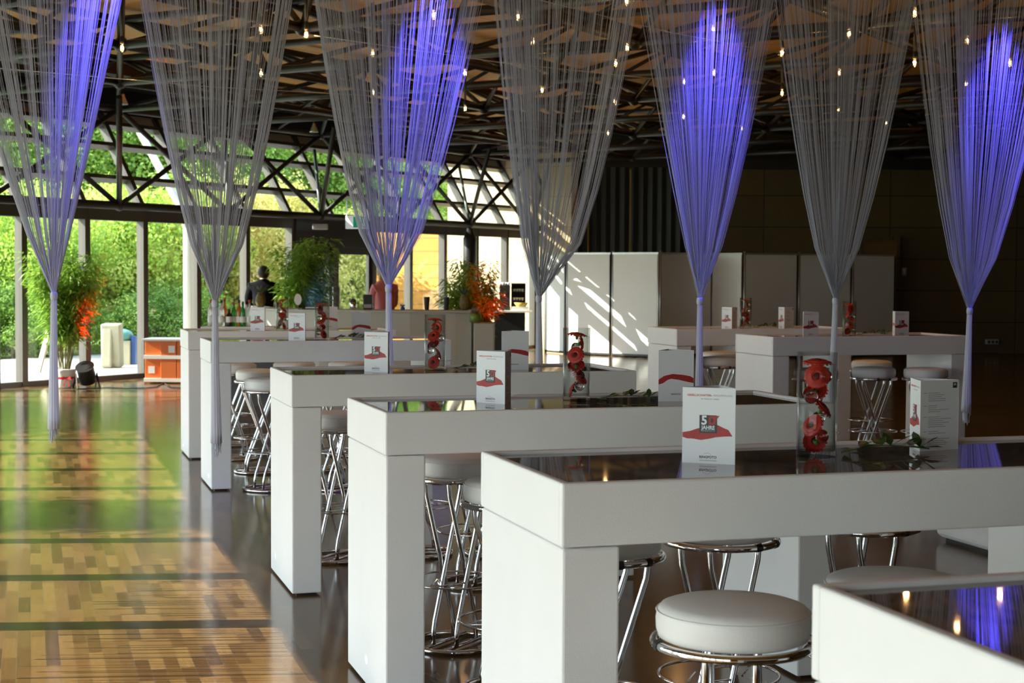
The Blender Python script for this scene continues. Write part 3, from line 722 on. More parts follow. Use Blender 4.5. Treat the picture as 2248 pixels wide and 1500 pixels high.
for tk, u, v, rz, l in [('T1', .985, .42, TH+.12, 'green leaf sprig right of the nearest vase on the front table'), ('T2', .98, .44, TH-.1, 'dark leaf sprig right of the vase on the second table'),
     ('T3', .92, .38, TH+.1, 'dark leaf sprig right of the vase on the third table'), ('T4', .95, .34, TH, 'dark leaf sprig right of the vase on the fourth table'), ('R1', .93, .3, TH, 'flat dark leaf sprig right of the vase on the right hand table'),
     ('R2', .91, .28, TH+.2, 'leaf sprig with upright leaves right of the vase on the far right hand table')]:
    SP.place(l, on(tk, u, v), rz, scale=(.8,.8,.8) if tk in ('T2','T3') else None)
# ------------------------------------------------------------------ string curtains gathered at knee height
RP, RD = Vector((-.796, 10.2, 0)), Vector((.957, .29, 0)).normalized()
RN = Vector((RD.y, -RD.x, 0))                       # towards the camera
def row_s(px, py=600):
    r = ray(px, py); k = r.x/r.y
    return (k*RP.y-RP.x)/(RD.x-k*RD.y)
ZTOPC = 3.62
cur = [ # knot px, knot py, left/right px at the upper frame edge, exponents, tail bottom px/py, blue spot apex px/py
 (118,648,-95,268,.80,.90,115,985,(222,-40)), (472,665,310,640,.66,.62,474,1015,None), (853,632,690,1050,.55,.61,858,985,(942,10)),
 (1183,655,1085,1385,.56,.48,1188,985,None), (1537,660,1400,1690,.84,.71,1538,985,(1565,52)), (1835,660,1703,1990,.62,.68,1829,965,None), (2130,682,2003,2305,.59,.66,2126,940,(2188,92))]
clab = ['leftmost gathered white string curtain, its right edge glowing blue at the top', 'plain white string curtain gathered above the left end of the fourth table',
 'string curtain lit blue on its right side, gathered in front of the bar', 'plain white string curtain with loose outer strands before the sunlit stone wall',
 'brightest blue string curtain, hanging before the dark folding wall', 'plain grey white string curtain between the two blue ones at the right', 'blue lit string curtain at the right edge of the row']
def make_curtain(idx, kpx, kpy, lpx, rpx, pl, pr, bpx, bpy, apex):
    rr = random.Random(100+idx)
    sk = row_s(kpx); K0 = RP+RD*sk; kz = at_y(kpx, kpy, K0.y).z
    ztop0 = at_y(kpx, 0, K0.y).z
    wl, wr = row_s(lpx)-sk, row_s(rpx)-sk
    zb_ = at_y(bpx, bpy, K0.y).z; sb = row_s(bpx)-sk
    t = thing('string_curtain', clab[idx], 'curtain', (K0.x, K0.y, kz), math.atan2(RD.y, RD.x), 'gathered string curtains')
    # local frame: x along the row, y away from the camera, z up from the knot
    H1 = ztop0-kz; HT = ZTOPC-kz
    g = MB(); N = 250
    us = []
    for i in range(N):
        u = rr.uniform(-1, 1)
        if rr.random() < .22: u = math.copysign(1-abs(rr.gauss(0,.07)), u)
        if rr.random() < .45: c_ = rr.choice((-.8,-.55,-.3,-.1,.15,.4,.6,.85)); u = c_+rr.gauss(0,.05)
        us.append(max(-1.03, min(1.03, u)))
    for i, u in enumerate(us):
        W_, p_ = (abs(wl), pl) if u < 0 else (abs(wr), pr)
        dep = rr.uniform(-1, 1)*.11; wig = rr.gauss(0,.006); ph = rr.uniform(0,6)
        p_ = p_+(1-abs(u))*(1-p_)*.55
        pts = []
        for k in range(7):
            f_ = k/6; z = HT*f_; tt = max(z/H1, 0)
            x = u*W_*(tt**p_)+wig*math.sin(ph+f_*4)*f_
            x += (rr.uniform(-.009,.009) if k == 0 else 0)
            pts.append((x, dep*(tt**.8)*.9+(rr.uniform(-.009,.009) if k == 0 else 0), z))
        g.tube(pts, .0016, 3, cap=False)
    o = g.build('strings', M['string'], t); tag(o, kind='stuff')
    b = MB(); b.lathe([(.017,-.03),(.021,-.02),(.0225,-.004),(.021,.012),(.016,.02)], 20, flute=lambda a, z: .06*math.sin(a*9)); b.build('tie_band', M['string'], t)
    tail = MB(); L = kz-zb_; prof = []
    for k in range(15):
        f_ = k/14; prof.append((.0165+.016*f_**1.3, -.02-(L-.14)*f_))
    fl = lambda a, z: .10*math.sin(a*11+z*1.2)+.05*math.sin(a*23-z*2)
    o0 = len(tail.v); tail.lathe(prof[::-1], 66, flute=fl)
    for j in range(o0, len(tail.v)):
        x, y, z = tail.v[j]; tail.v[j] = (x+sb*min(1, -z/L), y, z)
    for i in range(70):
        a = rr.uniform(0, 6.28); r_ = .031*math.sqrt(rr.random()); ln = rr.uniform(.06, .17)*(1-.3*abs(math.cos(a)))
        x0, y0, z0 = r_*math.cos(a)+sb*.86, r_*math.sin(a), -L+.17
        tail.tube([(x0, y0, z0), (x0*.98+sb*.04, y0, z0-ln*.5), (x0+rr.uniform(-.006,.006)+sb*.1, y0, z0-ln)], .0019, 3, cap=False)
    tail.build('tassel', M['string'], t)
    b = MB(); b.box(wl*(HT/H1)**pl-.03, wr*(HT/H1)**pr+.03, -.012, .012, HT-.012, HT+.02); b.build('hem_rail', M['string'], t)
    if apex:
        s_a = row_s(*apex); A = RP+RD*s_a; az_ = at_y(apex[0], apex[1], A.y).z
        off_ = .32; lz = az_+.46
        P0 = A+RN*off_; spot('blue_spot', (P0.x, P0.y, lz), (P0.x-RN.x*.34, P0.y-RN.y*.34, lz-1.0), BLUE_E, (.10,.08,1), 35, .7, .03)
    return t
BLUE_E = 380
for i, c_ in enumerate(cur): make_curtain(i, *c_)
# one more string curtain hangs just outside the left edge of the photograph; it throws the fine comb of shadows on the floor
t = thing('string_curtain', 'straight string curtain hanging beside the left windows', 'curtain', (-3.9, 7.7, 1.2), math.pi/2)
g = MB(); rr = random.Random(9)
for i in range(92):
    y = -1.75+i*.038+rr.uniform(-.015,.015); z0 = rr.uniform(-.12,.28); g.tube([(y, rr.uniform(-.03,.03), z0), (y+rr.uniform(-.02,.02), 0, 2.2)], rr.choice((.0025,.003,.004,.006)), 4, cap=False)
tag(g.build('strings', M['string'], t), kind='stuff'); MB().box(-1.8, 1.9, -.015, .015, 2.2, 2.235).build('hem_rail', M['string'], t)
# thin steel cables that carry the curtain rails
for i, (a, b, l) in enumerate([((690,78,13.5),(1480,178,14.5),'thin steel cable slanting across the roof behind the blue curtain'), ((1185,0,12.5),(1720,118,14),'thin steel cable at the top, slanting down towards the brightest blue curtain'),
      ((0,150,14),(900,215,15),'thin steel cable running low across the left half of the roof'), ((720,262,20),(1330,345,24),'thin steel cable in front of the upper edge of the leaning windows')]):
    q0, q1 = at_y(*a), at_y(*b); m_ = (q0+q1)/2; m_.z -= .03
    o = MB().tube([q0, m_, q1], .004, 6).build('steel_cable', M['wire']); tag(o, l, 'cable')
# ------------------------------------------------------------------ small hanging bulbs
def make_bulb():
    t = thing('pendant_bulb', '', 'lamp', group='small glowing pendant bulbs')
    MB().tube([(0,0,.06),(0,0,.42)], .014, 8).build('drop_rod', M['steel'], t)
    MB().lathe([(.016,.0),(.018,.02),(.018,.06),(.01,.075)], 12, c=(0,0,.0)).build('socket', M['steel'], t)
    b = MB().lathe([(.0,-.085),(.016,-.08),(.03,-.06),(.034,-.042),(.028,-.02),(.015,.004)], 16, capb=False, capt=False).build('glass_globe', M['bulbglass'], t)
    MB().ball((0,0,-.035), .0105, 10, 8, sq=(1,1,1.5)).build('filament', M['bulb'], b)
    return t
BP = Proto(make_bulb())
wh = 'glowing bulb '
blist = [(268,105,'beside the blue top edge of the leftmost curtain'),(573,65,'upper one behind the second curtain'),(573,160,'lower one behind the second curtain'),(672,75,'between the second and third curtains under the truss'),
 (818,117,'upper left one behind the third, blue lit curtain'),(820,203,'lower left one behind the third, blue lit curtain'),(952,33,'in the blue glow at the top of the third curtain'),(1021,160,'upper one at the right edge of the third curtain'),(1021,238,'lower one at the right edge of the third curtain'),
 (1138,36,'topmost left behind the fourth curtain'),(1170,92,'second down at left behind the fourth curtain'),(1190,197,'dim and lowest behind the middle of the fourth curtain'),(1376,3,'at the frame top between the fourth and fifth curtains'),(1377,105,'hanging free between the fourth and fifth curtains'),
 (1352,139,'at the right edge of the fourth curtain, upper'),(1350,223,'at the right edge of the fourth curtain, middle'),(1335,293,'at the right edge of the fourth curtain, lowest'),(1566,64,'at the top of the brightest blue curtain'),(1566,160,'in the middle of the brightest blue curtain'),
 (1501,180,'upper left one behind the brightest blue curtain'),(1501,256,'lower left one behind the brightest blue curtain'),(1628,282,'lowest right one behind the brightest blue curtain'),(1717,116,'left edge of the sixth curtain, upper'),(1717,204,'left edge of the sixth curtain, lower'),
 (1864,74,'topmost behind the sixth curtain'),(1842,160,'middle one behind the sixth curtain'),(1840,241,'lowest behind the sixth curtain'),(1945,270,'right edge of the sixth curtain, low'),(2008,28,'left edge of the last curtain, upper'),
 (2008,138,'left edge of the last curtain, lower'),(2123,89,'upper one behind the last blue curtain'),(2121,185,'lower one behind the last blue curtain'),(2217,138,'rightmost one behind the last blue curtain')]
for px, py, l in blist:
    r = ray(px, py); z = 3.62 if py > 20 else 3.9
    t_ = (z-HC)/r.z; q = Vector((r.x*t_, r.y*t_, z)); BP.place(wh+l, (q.x, q.y, z+.035)); pl_ = bpy.data.lights.new('bulb_light', 'POINT'); po_ = bpy.data.objects.new('bulb_light', pl_); C.objects.link(po_); po_.location = (q.x, q.y, z); pl_.energy = 5; pl_.color = (1,.55,.22); pl_.shadow_soft_size = .02
# two small white ceiling spots seen against the dark fascia
for px, py, l in ((270,222,'small white spotlight hanging left of the red lit strut'), (689,284,'small white spotlight hanging over the glass door')):
    q = at_y(px, py, 22.8 if px < 400 else 26.6); t = thing('spotlight', l, 'lamp', q)
    MB().lathe([(.02,.10),(.03,.06),(.07,-.03),(.072,-.05)][::-1], 16).build('lamp_shade', M['alu'], t); MB().tube([(0,0,.09),(0,0,CEIL-q.z)], .012, 6).build('drop_rod', M['steel'], t)
# emergency exit sign
q = at_y(784, 486, 27.5); t = thing('exit_sign', 'green and white emergency exit sign hanging at the left edge of the third curtain', 'sign', q, math.atan2(-.35, 1))
MB().box(-.21, .21, -.03, .03, -.13, .10).build('housing', M['signw'], t, bevel=.008)
b = MB(); b.box(-.06, .20, -.034, -.031, -.11, .08, 0)
b.ball((.06,-.036,.05), .018, 10, 6, 1, (1,.2,1)); b.beam((.06,-.036,.03), (.045,-.036,-.02), .02, .012, Vector((0,1,0)), 1); b.beam((.045,-.036,-.02), (.08,-.036,-.05), .012, .012, Vector((0,1,0)), 1)
b.beam((.08,-.036,-.05), (.075,-.036,-.09), .012, .012, Vector((0,1,0)), 1); b.beam((.045,-.036,-.02), (.02,-.036,-.07), .012, .012, Vector((0,1,0)), 1); b.beam((.06,-.036,.02), (.10,-.036,.0), .01, .01, Vector((0,1,0)), 1); b.beam((.06,-.036,.02), (.025,-.036,.0), .01, .01, Vector((0,1,0)), 1)
b.box(.125, .17, -.037, -.034, -.09, .06, 1)
b.build('running_figure', [M['green'], M['signw']], t)
MB().tube([(-.2,0,.1),(-.2,0,.35)], .01, 6).build('bracket', M['signw'], t)
q = at_y(703, 498, 27.0); tag(MB().box(-.13,.13,-.05,.05,-.05,.05).build('motion_sensor', M['grey'], bevel=.015, loc=q), 'grey motion sensor box on the dark header over the glass door', 'sensor')
# ------------------------------------------------------------------ white partition panels standing in a zigzag
pz = [(1197,32.3),(1243,31.6),(1343,31.0),(1448,30.35),(1563,31.3),(1632,30.5),(1752,30.95),(1870,31.35),(1965,31.9)]
plab = ['sunlit white partition panel at the left end of the screen, behind the fourth curtain', 'white partition panel with slanting sun streaks, left one', 'white partition panel with slanting sun streaks, right one',
 'shaded grey partition panel left of the brightest blue curtain', 'bright narrow partition panel right of the brightest blue curtain', 'partition panel right of the bright narrow one', 'partition panel behind the sixth curtain knot', 'dark shaded partition panel at the right end of the screen']
PH = 2.03
for i in range(len(pz)-1):
    a, b = at_y(pz[i][0], 600, pz[i][1]), at_y(pz[i+1][0], 600, pz[i+1][1]); a.z = b.z = 0
    d = (b-a); W_ = d.length; rz = math.atan2(d.y, d.x)
    t = thing('partition_panel', plab[i], 'partition', a, rz, 'white partition panels')
    MB().box(.045, W_-.045, -.016, .016, .06, PH-.03).build('board', M['panel'], t)
    MB().box(.02, W_-.02, -.022, .022, PH-.035, PH).build('top_rail', M['alu'], t); MB().box(.02, W_-.02, -.022, .022, .02, .06).build('bottom_rail', M['darkframe'], t)
    MB().tube([(.025,0,0),(.025,0,PH+.03)], .022, 12).build('post', M['alu'], t); MB().tube([(W_-.025,0,0),(W_-.025,0,PH+.0)], .02, 12).build('post', M['darkframe'] if i not in (2,) else M['alu'], t)
# ------------------------------------------------------------------ bar
arc = [at_y(px, 600, d) for px, d in ((548,23.6),(556,22.4),(575,21.7),(620,21.3),(700,21.05),(800,20.9),(900,20.85),(1000,20.9),(1035,20.95))]
bk = [p+Vector((.05,.62,0)) for p in arc[1:]][::-1]
b = MB(); b.extrude([p.xy for p in arc]+[p.xy for p in bk], 0, 1.085)
bar = b.build('bar_counter', M['counter']); tag(bar, 'long curved grey bar counter in front of the glass door', 'bar counter')
b = MB(); b.extrude([(p+(Vector((0,-.04,0)))).xy for p in arc]+[(p+Vector((.02,.03,0))).xy for p in bk], 1.085, 1.115); b.build('worktop', M['counter'], bar, bevel=.006)
q0, q1 = at_y(1040, 700, 20.6), at_y(1085, 700, 20.6)
b = MB(); b.box(q0.x, q1.x, 20.6, 21.3, 0, .955); lb = b.build('side_counter', M['counter'], bevel=.01); tag(lb, 'lower grey counter block at the right end of the bar, carrying a glass vase', 'bar counter')
q0, q1 = at_y(440, 718, 18.9), at_y(556, 718, 18.9); zc = at_y(500, 718, 18.9).z
t = thing('bottle_counter', 'lower pale counter left of the bar with a row of bottles on it', 'bar counter', (q0.x, 18.9, 0)); wd = q1.x-q0.x+.25
MB().box(0, wd, 0, .5, zc-.03, zc).build('worktop', M['white'], t, bevel=.004); MB().box(.05, wd-.03, .05, .45, 0, zc-.03).build('body', M['darkframe'], t)
def make_bottle(key, prof, m, liquid=None, cap=None, label=True):
    t = thing('bottle', '', 'bottle', group='bottles on the low counter')
    MB().lathe(prof, 20, capt=True).build('glass_body', m, t)
    r = max(p[0] for p in prof); h = prof[-1][1]
    MB().lathe([(prof[-1][0]+.002, h-.025), (prof[-1][0]+.002, h+.012)], 12).build('cap', cap or M['black'], t)
    if label: MB().lathe([(r+.001,.05),(r+.001,.12)], 20, capb=False, capt=False).build('bottle_label', M['label'], t)
    return t
tall = [(.036,0),(.038,.01),(.038,.19),(.03,.22),(.014,.25),(.013,.31)]
slim = [(.03,0),(.032,.01),(.032,.15),(.025,.2),(.013,.24),(.012,.29)]
squat = [(.034,0),(.036,.008),(.036,.13),(.015,.165),(.014,.20)]
bots = [(463,tall,'bclear','pinkish clear bottle at the left end of the bottle row, behind the curtain tail','redcap'),(486,tall,'bclear','clear bottle with yellow spirit right of the curtain tail','black'),(493,[(.033,0),(.035,.01),(.035,.2),(.013,.27),(.012,.33)],'bamber','tall amber bottle with a reddish neck in the row on the low counter','redcap'),
  (503,squat,'bdark','short dark bottle in the row on the low counter','black'),(513,slim,'bgreen','bright green bottle in the middle of the bottle row','redcap'),(525,tall,'bamber','amber brown bottle right of the bright green one','black'),(533,slim,'bgreen','green bottle with a white label, the right one of two green ones','bgreen'),
  (541,slim,'bclear','clear bottle right of the labelled green bottle','black'),(548,tall,'bclear','clear bottle with a red cap at the right end of the bottle row','redcap')]
for px, pr, mk, l, cp in bots:
    q = at_y(px, 700, 19.05+.12*R.random()); o = make_bottle(l, pr, M[mk], cap=M[cp]); o['label'] = l; o.location = (q.x, q.y, zc)
def make_pineapple():
    t = thing('pineapple', '', 'fruit', group='pineapples on the bar')
    MB().lathe([(.03,0),(.06,.03),(.072,.09),(.066,.15),(.045,.19),(.02,.2)], 24, flute=lambda a, z: .03*math.sin(a*12+z*90)+.03*math.sin(a*12-z*90)).build('fruit_body', M['pine'], t)
    l = MB(); rr = random.Random(2)
    for i in range(34):
        a = i*2.4; e = rr.uniform(.25,1.25); ln = rr.uniform(.08,.17); d = Vector((math.cos(a)*math.cos(e), math.sin(a)*math.cos(e), math.sin(e))); sd_ = Vector((-math.sin(a), math.cos(a), 0))
        b0 = Vector((0,0,.19)); l.add([b0-sd_*.009, b0+sd_*.009, b0+d*ln*.6+sd_*.007+Vector((0,0,.01)), b0+d*ln, b0+d*ln*.6-sd_*.007+Vector((0,0,.01))], [(0,1,2,3,4)])
    l.build('leaf_crown', M['pineleaf'], t); return t
PN = Proto(make_pineapple())
BT = 1.116
q = at_y(572, 660, 21.95); PN.place('pineapple on the bar in front of the dark jacketed person', (q.x, q.y, BT))
q = at_y(1020, 660, 21.2); PN.place('dark pineapple on the right end of the bar before the leafy plant', (q.x, q.y, BT))
def shaker(px, l):
    q = at_y(px, 660, 21.15); t = thing('cocktail_shaker', l, 'shaker', (q.x, q.y, BT), group='black cocktail shakers'); MB().lathe([(.027,0),(.029,.004),(.040,.17),(.041,.175)], 20).build('cup', M['black'], t); MB().ring(.0405, .002, .175, 20, 6).build('rim', M['chrome'], t)
shaker(937, 'black cocktail shaker cup on the bar, the left one of two'); shaker(980, 'black cocktail shaker cup beside the leafy plant, the right one of two')
q = at_y(775, 660, 21.2); t = thing('ice_grinder', 'chrome bar blender with a black lid on the counter', 'blender', (q.x, q.y, BT))
MB().lathe([(.045,0),(.05,.01),(.04,.06),(.048,.1)], 20).build('body', M['chrome'], t); MB().lathe([(.046,.1),(.04,.13),(.02,.145)], 20).build('cap', M['black'], t)
q = at_y(808, 660, 21.3); t = thing('drink_dispenser', 'black box shaped machine on the bar left of the pink topped person', 'machine', (q.x, q.y, BT)); MB().box(-.06,.06,-.08,.08,0,.2).build('body', M['blackmat'], t, bevel=.01); MB().box(-.05,.05,-.084,-.08,.02,.07).build('front_plate', M['grey'], t)
q = at_y(884, 675, 21.1); t = thing('spray_bottle', 'blue spray bottle head showing over the bar', 'bottle', (q.x, q.y, BT)); MB().lathe([(.03,0),(.03,.03),(.012,.05)], 14).build('body', M['blue'], t); MB().box(-.035,.03,-.012,.012,.05,.07).build('trigger_head', M['blue'], t)
q = at_y(654, 658, 21.2); t = thing('round_table_sign', 'small white oval sign standing on the bar left of the blue lit plant', 'sign', (q.x, q.y, BT)); MB().lathe([(.05,-.004),(.05,.004)], 24).build('disc', M['card'], t); t.children[0].rotation_euler = (PI/2,0,0); t.children[0].location = (0,0,.13); t.children[0].scale = (1,1.5,1); MB().lathe([(.03,0),(.03,.006),(.004,.01),(.004,.07)], 12).build('foot', M['alu'], t)
q = at_y(690, 668, 21.2); t = thing('serving_tray', 'flat dark tray with a white rim on the bar under the blue lit plant', 'tray', (q.x, q.y, BT)); MB().box(-.16,.16,-.12,.12,0,.014).build('board', M['black'], t, bevel=.005); MB().box(-.11,.13,-.08,.08,.014,.03).build('napkin_stack', M['card'], t)
# glass vase with the dark plant end on the low block
q = at_y(1043, 700, 20.8); t = thing('glass_jar', 'round clear glass jar on the low counter block right of the bar', 'jar', (q.x, q.y, .956))
MB().lathe([(.05,0),(.075,.02),(.08,.08),(.06,.15),(.035,.19),(.045,.21)], 24, capt=False).build('glass_body', M['vase'], t); MB().lathe([(.045,.012),(.07,.022),(.074,.08),(.06,.12),(0,.12)], 20, capt=False).build('filling', M['bamboo'], t)
# black back cabinet with coffee machine, cup rack, bowl
qa, qb = at_y(1085, 700, 32.4), at_y(1153, 700, 32.4); zc2 = at_y(1120, 682, 32.4).z
t = thing('back_cabinet', 'black cabinet with a pale worktop in the corner by the glass front', 'cabinet', (qa.x, 32.4, 0)); wd = qb.x-qa.x
MB().box(0, wd, 0, .6, .0, zc2-.04).build('body', M['cabinet'], t); MB().box(-.05, wd+.14, -.05, .65, zc2-.04, zc2).build('worktop', M['beige'], t, bevel=.005)
q = at_y(1108, 660, 32.6); t = thing('coffee_machine', 'black coffee machine with cups on top on the back cabinet', 'coffee machine', (q.x, q.y, zc2))
MB().box(-.12,.12,-.05,.3,0,.07).build('drip_tray', M['blackmat'], t); MB().box(-.11,.11,.05,.3,.07,.52).build('body', M['blackmat'], t, bevel=.01); MB().box(-.11,.11,-.04,.06,.36,.52).build('brew_head', M['blackmat'], t, bevel=.01)
MB().tube([(.0,-.0,.30),(.0,-.0,.36)], .015, 10).build('spout', M['chrome'], t)
for k, (x, y) in enumerate(((-.08,.05),(-.03,.02),(.03,.06),(.08,.03),(.05,.2),(-.05,.2))):
    c = MB().lathe([(.02,0),(.03,.03),(.032,.05)], 12).build('coffee_cup', M['card'], loc=(q.x+x, q.y+y, zc2+.522)); tag(c, 'small cup upside on top of the black coffee machine', 'cup', 'cups on the coffee machine')
q = at_y(1138, 660, 32.7); t = thing('cup_rack', 'dark shelf rack holding cups right of the coffee machine', 'rack', (q.x, q.y, zc2))
b = MB(); b.box(-.15,-.14,0,.25,0,.56); b.box(.14,.15,0,.25,0,.56); b.box(-.15,.15,.24,.25,0,.56)
b.build('side_panel', M['blackmat'], t)
for z in (.02,.2,.38,.55): MB().box(-.14,.14,0,.24,z-.008,z).build('shelf_board', M['blackmat'], t)
for z in (.20,.38):
    for x in (-.09,-.03,.03,.09): tag(MB().lathe([(.018,0),(.026,.03),(.028,.06)], 10).build('coffee_cup', M['card'], loc=(q.x+x, q.y+.06, zc2+z+.001)), 'cup on a shelf of the dark rack by the coffee machine', 'cup', 'cups in the rack')
q = at_y(1142, 672, 32.5); t = thing('paper_box', 'flat white box under the yellow bowl on the back cabinet', 'box', (q.x, q.y, zc2)); MB().box(-.17,.17,-.06,.1,0,.075).build('carton', M['card'], t, bevel=.004); MB().box(-.17,.17,-.062,.102,.055,.077).build('lid', M['label'], t)
t = thing('bread_bowl', 'yellow bowl on the flat white box by the coffee machine', 'bowl', (q.x+.02, q.y+.02, zc2+.078)); MB().lathe([(.09,0),(.10,.01),(.15,.085),(.142,.085),(.09,.015),(0,.012)], 24, capt=False).build('bowl', M['bowl'], t)
# ------------------------------------------------------------------ orange transport crate
q0, q1 = at_z(316, 843, 0), at_z(404, 843, 0)
t = thing('transport_crate', 'orange crate with white stripes standing by the window left of the tables', 'crate', (q0.x, q0.y, 0)); cw, chh = (q1.x-q0.x)+.14, at_y(316, 746, q0.y).z
n_ = 3; pw_ = cw/n_
for i in range(n_): MB().box(i*pw_+.004, (i+1)*pw_-.004, (.05 if i == 0 else 0)+.0, .55, .02, chh-.02).build('crate_side', M['orange'], t, bevel=.006)
MB().box(-.02, cw+.02, -.03, .58, chh-.02, chh+.012).build('lid', M['lid'], t, bevel=.004)
for z in (.03, .36): MB().box(-.003, cw+.003, -.006, .5, z, z+.05).build('white_band', M['stripe'], t)
for x, z, s_ in ((.10,.20,.05),(.40,.50,.05)): MB().box(x-s_*.9, x+s_*.9, (.042 if x < .15 else -.008), (.05 if x < .15 else 0), z-s_, z+s_).build('paper_sheet', M['card'], t)
# ------------------------------------------------------------------ potted bamboo plants
def make_plant(name, label, loc, h0, h1, rad, n_st, n_lf, seed, pot=None, cat='plant'):
    rr = random.Random(seed); t = thing(name, label, cat, loc)
    s = MB(); l = MB()
    for i in range(n_st):
        a = rr.uniform(0, 6.28); r0 = rr.uniform(0,.08); r1 = rad*rr.uniform(.2,.95); hh = h0+(h1-h0)*rr.uniform(.6,1)
        p0 = Vector((r0*math.cos(a), r0*math.sin(a), h0)); p1 = Vector((r1*math.cos(a), r1*math.sin(a), hh))
        pts = [p0.lerp(p1, f_)+Vector((0,0,.12*math.sin(f_*PI)*(h1-h0)*.5)) for f_ in (0,.25,.5,.75,1)]
        s.tube(pts, [.007,.006,.005,.004,.002], 5)
        for k in range(n_lf):
            f_ = rr.uniform(.15, 1)**.7; j = min(3, int(f_*4)); q = pts[j].lerp(pts[j+1], f_*4-j)
            a2 = rr.uniform(0, 6.28); ln = rr.uniform(.07,.15); side = rr.uniform(0,.16)
            d0 = Vector((math.cos(a2), math.sin(a2), rr.uniform(-.3,.5))).normalized(); q = q+d0*side
            d = (d0+Vector((0,0,rr.uniform(-.9,.1)))).normalized(); sd_ = d.cross(Vector((rr.uniform(-.4,.4),rr.uniform(-.4,.4),1))).normalized(); w_ = ln*.11
            l.add([q, q+d*ln*.4+sd_*w_, q+d*ln-Vector((0,0,ln*.15)), q+d*ln*.4-sd_*w_], [(0,1,2,3)])
    s.build('cane', M['cane'], t); tag(l.build('leaves', M['bamboo'], t), kind='stuff')
    if pot: pot(t)
    return t
def wrapped_pot(t):
    MB().lathe([(.12,0),(.135,.02),(.145,.12),(.14,.15),(.155,.24),(.16,.26)], 28, flute=lambda a, z: .03*math.sin(a*7)+.02*math.sin(a*13)).build('wrapped_pot', M['pot'], t)
    b = MB(); b.lathe([(.148,.13),(.15,.145),(.148,.16)], 28, capb=False, capt=False); rr = Vector((.08,-.145,.14))
    for sg in (-1, 1):
        b.add([rr, rr+Vector((sg*.05,-.02,.03)), rr+Vector((sg*.06,-.02,-.02))], [(0,1,2)]); b.add([rr+Vector((-.01*sg,-.012,0)), rr+Vector((.01*sg,-.012,0)), rr+Vector((sg*.03,-.02,-.11)), rr+Vector((sg*.05,-.02,-.10))], [(0,1,2,3)])
    b.build('red_ribbon', M['ribbon'], t)
def round_pot(t): MB().lathe([(.14,0),(.19,.3),(.2,.32),(.18,.32),(.17,.3)], 24).build('pot', M['pot'], t)
q = at_z(141, 852, 0)
make_plant('bamboo_plant', 'tall bamboo plant in a white wrapped pot with red ribbon by the left windows', q, .24, 1.92, .50, 26, 260, 21, wrapped_pot)
plq = q
q2 = at_y(672, 600, 23.4); make_plant('bamboo_plant', 'large bamboo plant behind the bar, lit blue at its lower right', (q2.x, q2.y, 0), .3, 2.12, .52, 28, 280, 22, round_pot)
q3 = at_y(1032, 600, 23.2); make_plant('bamboo_plant', 'bamboo plant at the right end of the bar, lit red on its right side', (q3.x, q3.y, 0), .3, 1.85, .48, 24, 260, 23, round_pot)
# floodlights on the floor (the left one stands in view) and their coloured light
q = at_z(190, 853, 0); t = thing('floodlight', 'black floodlight on the floor right of the wrapped plant pot', 'lamp', q, .5)
b = MB(); b.lathe([(.10,-.13),(.115,-.12),(.115,.10),(.13,.13)], 24); can = b.build('lamp_housing', M['blackmat'], t); can.rotation_euler = (.5,-.35,0); can.location = (0,0,.2)
MB().lathe([(.105,0),(.105,.006)], 24).build('lens', M['grey'], can, loc=(0,0,.115))
for sx in (-1, 1):
    MB().beam((sx*.14,0,.2), (sx*.15,-.12,.01), .012, .04).build('bracket', M['alu'] if sx < 0 else M['blackmat'], t); MB().beam((sx*.14,0,.2), (sx*.15,.12,.01), .012, .04).build('bracket', M['blackmat'], t)
MB().box(-.16,.16,-.14,-.10,0,.012).build('foot_bar', M['blackmat'], t)
spot('red_spot', (q.x+.05, q.y-.05, .38), (plq.x+.26, plq.y-.02, 1.5), 420, (1,.01,.005), 26, .5)
spot('red_spot', (q.x+.1, q.y+.1, .38), ((npt(0)+NA*.6-UA*.6).x, (npt(0)+NA*.6-UA*.6).y, 3.3), 420, (1,.04,.02), 16, .6)
spot('red_spot', (q3.x+.5, q3.y-1.1, .5), (q3.x+.34, q3.y-.1, 1.40), 320, (1,.015,.005), 36, .7)
spot('blue_spot', (q2.x+.3, q2.y-.85, 1.0), (q2.x+.25, q2.y, 1.35), 110, (.08,.1,1), 50, .6)
# cables on the floor
def cable(pts, r, label):
    o = MB().tube(pts, r, 6).build('floor_cable', M['rubber']); tag(o, label, 'cable')
c0 = [at_z(px, py, .008) for px, py in ((212,852),(240,851),(280,853),(320,852),(345,849),(357,842),(358,834),(362,842),(375,850),(400,852))]
cable(c0, .006, 'thin black cable running from the floodlight to the orange crate')
c1 = [at_z(px, py, .012) for px, py in ((-40,856),(0,851),(40,846),(55,847),(70,844),(84,845),(98,841),(110,843),(118,840),(140,846),(160,852))]
cable(c1, .014, 'thick tangled black cable on the floor left of the wrapped plant pot')
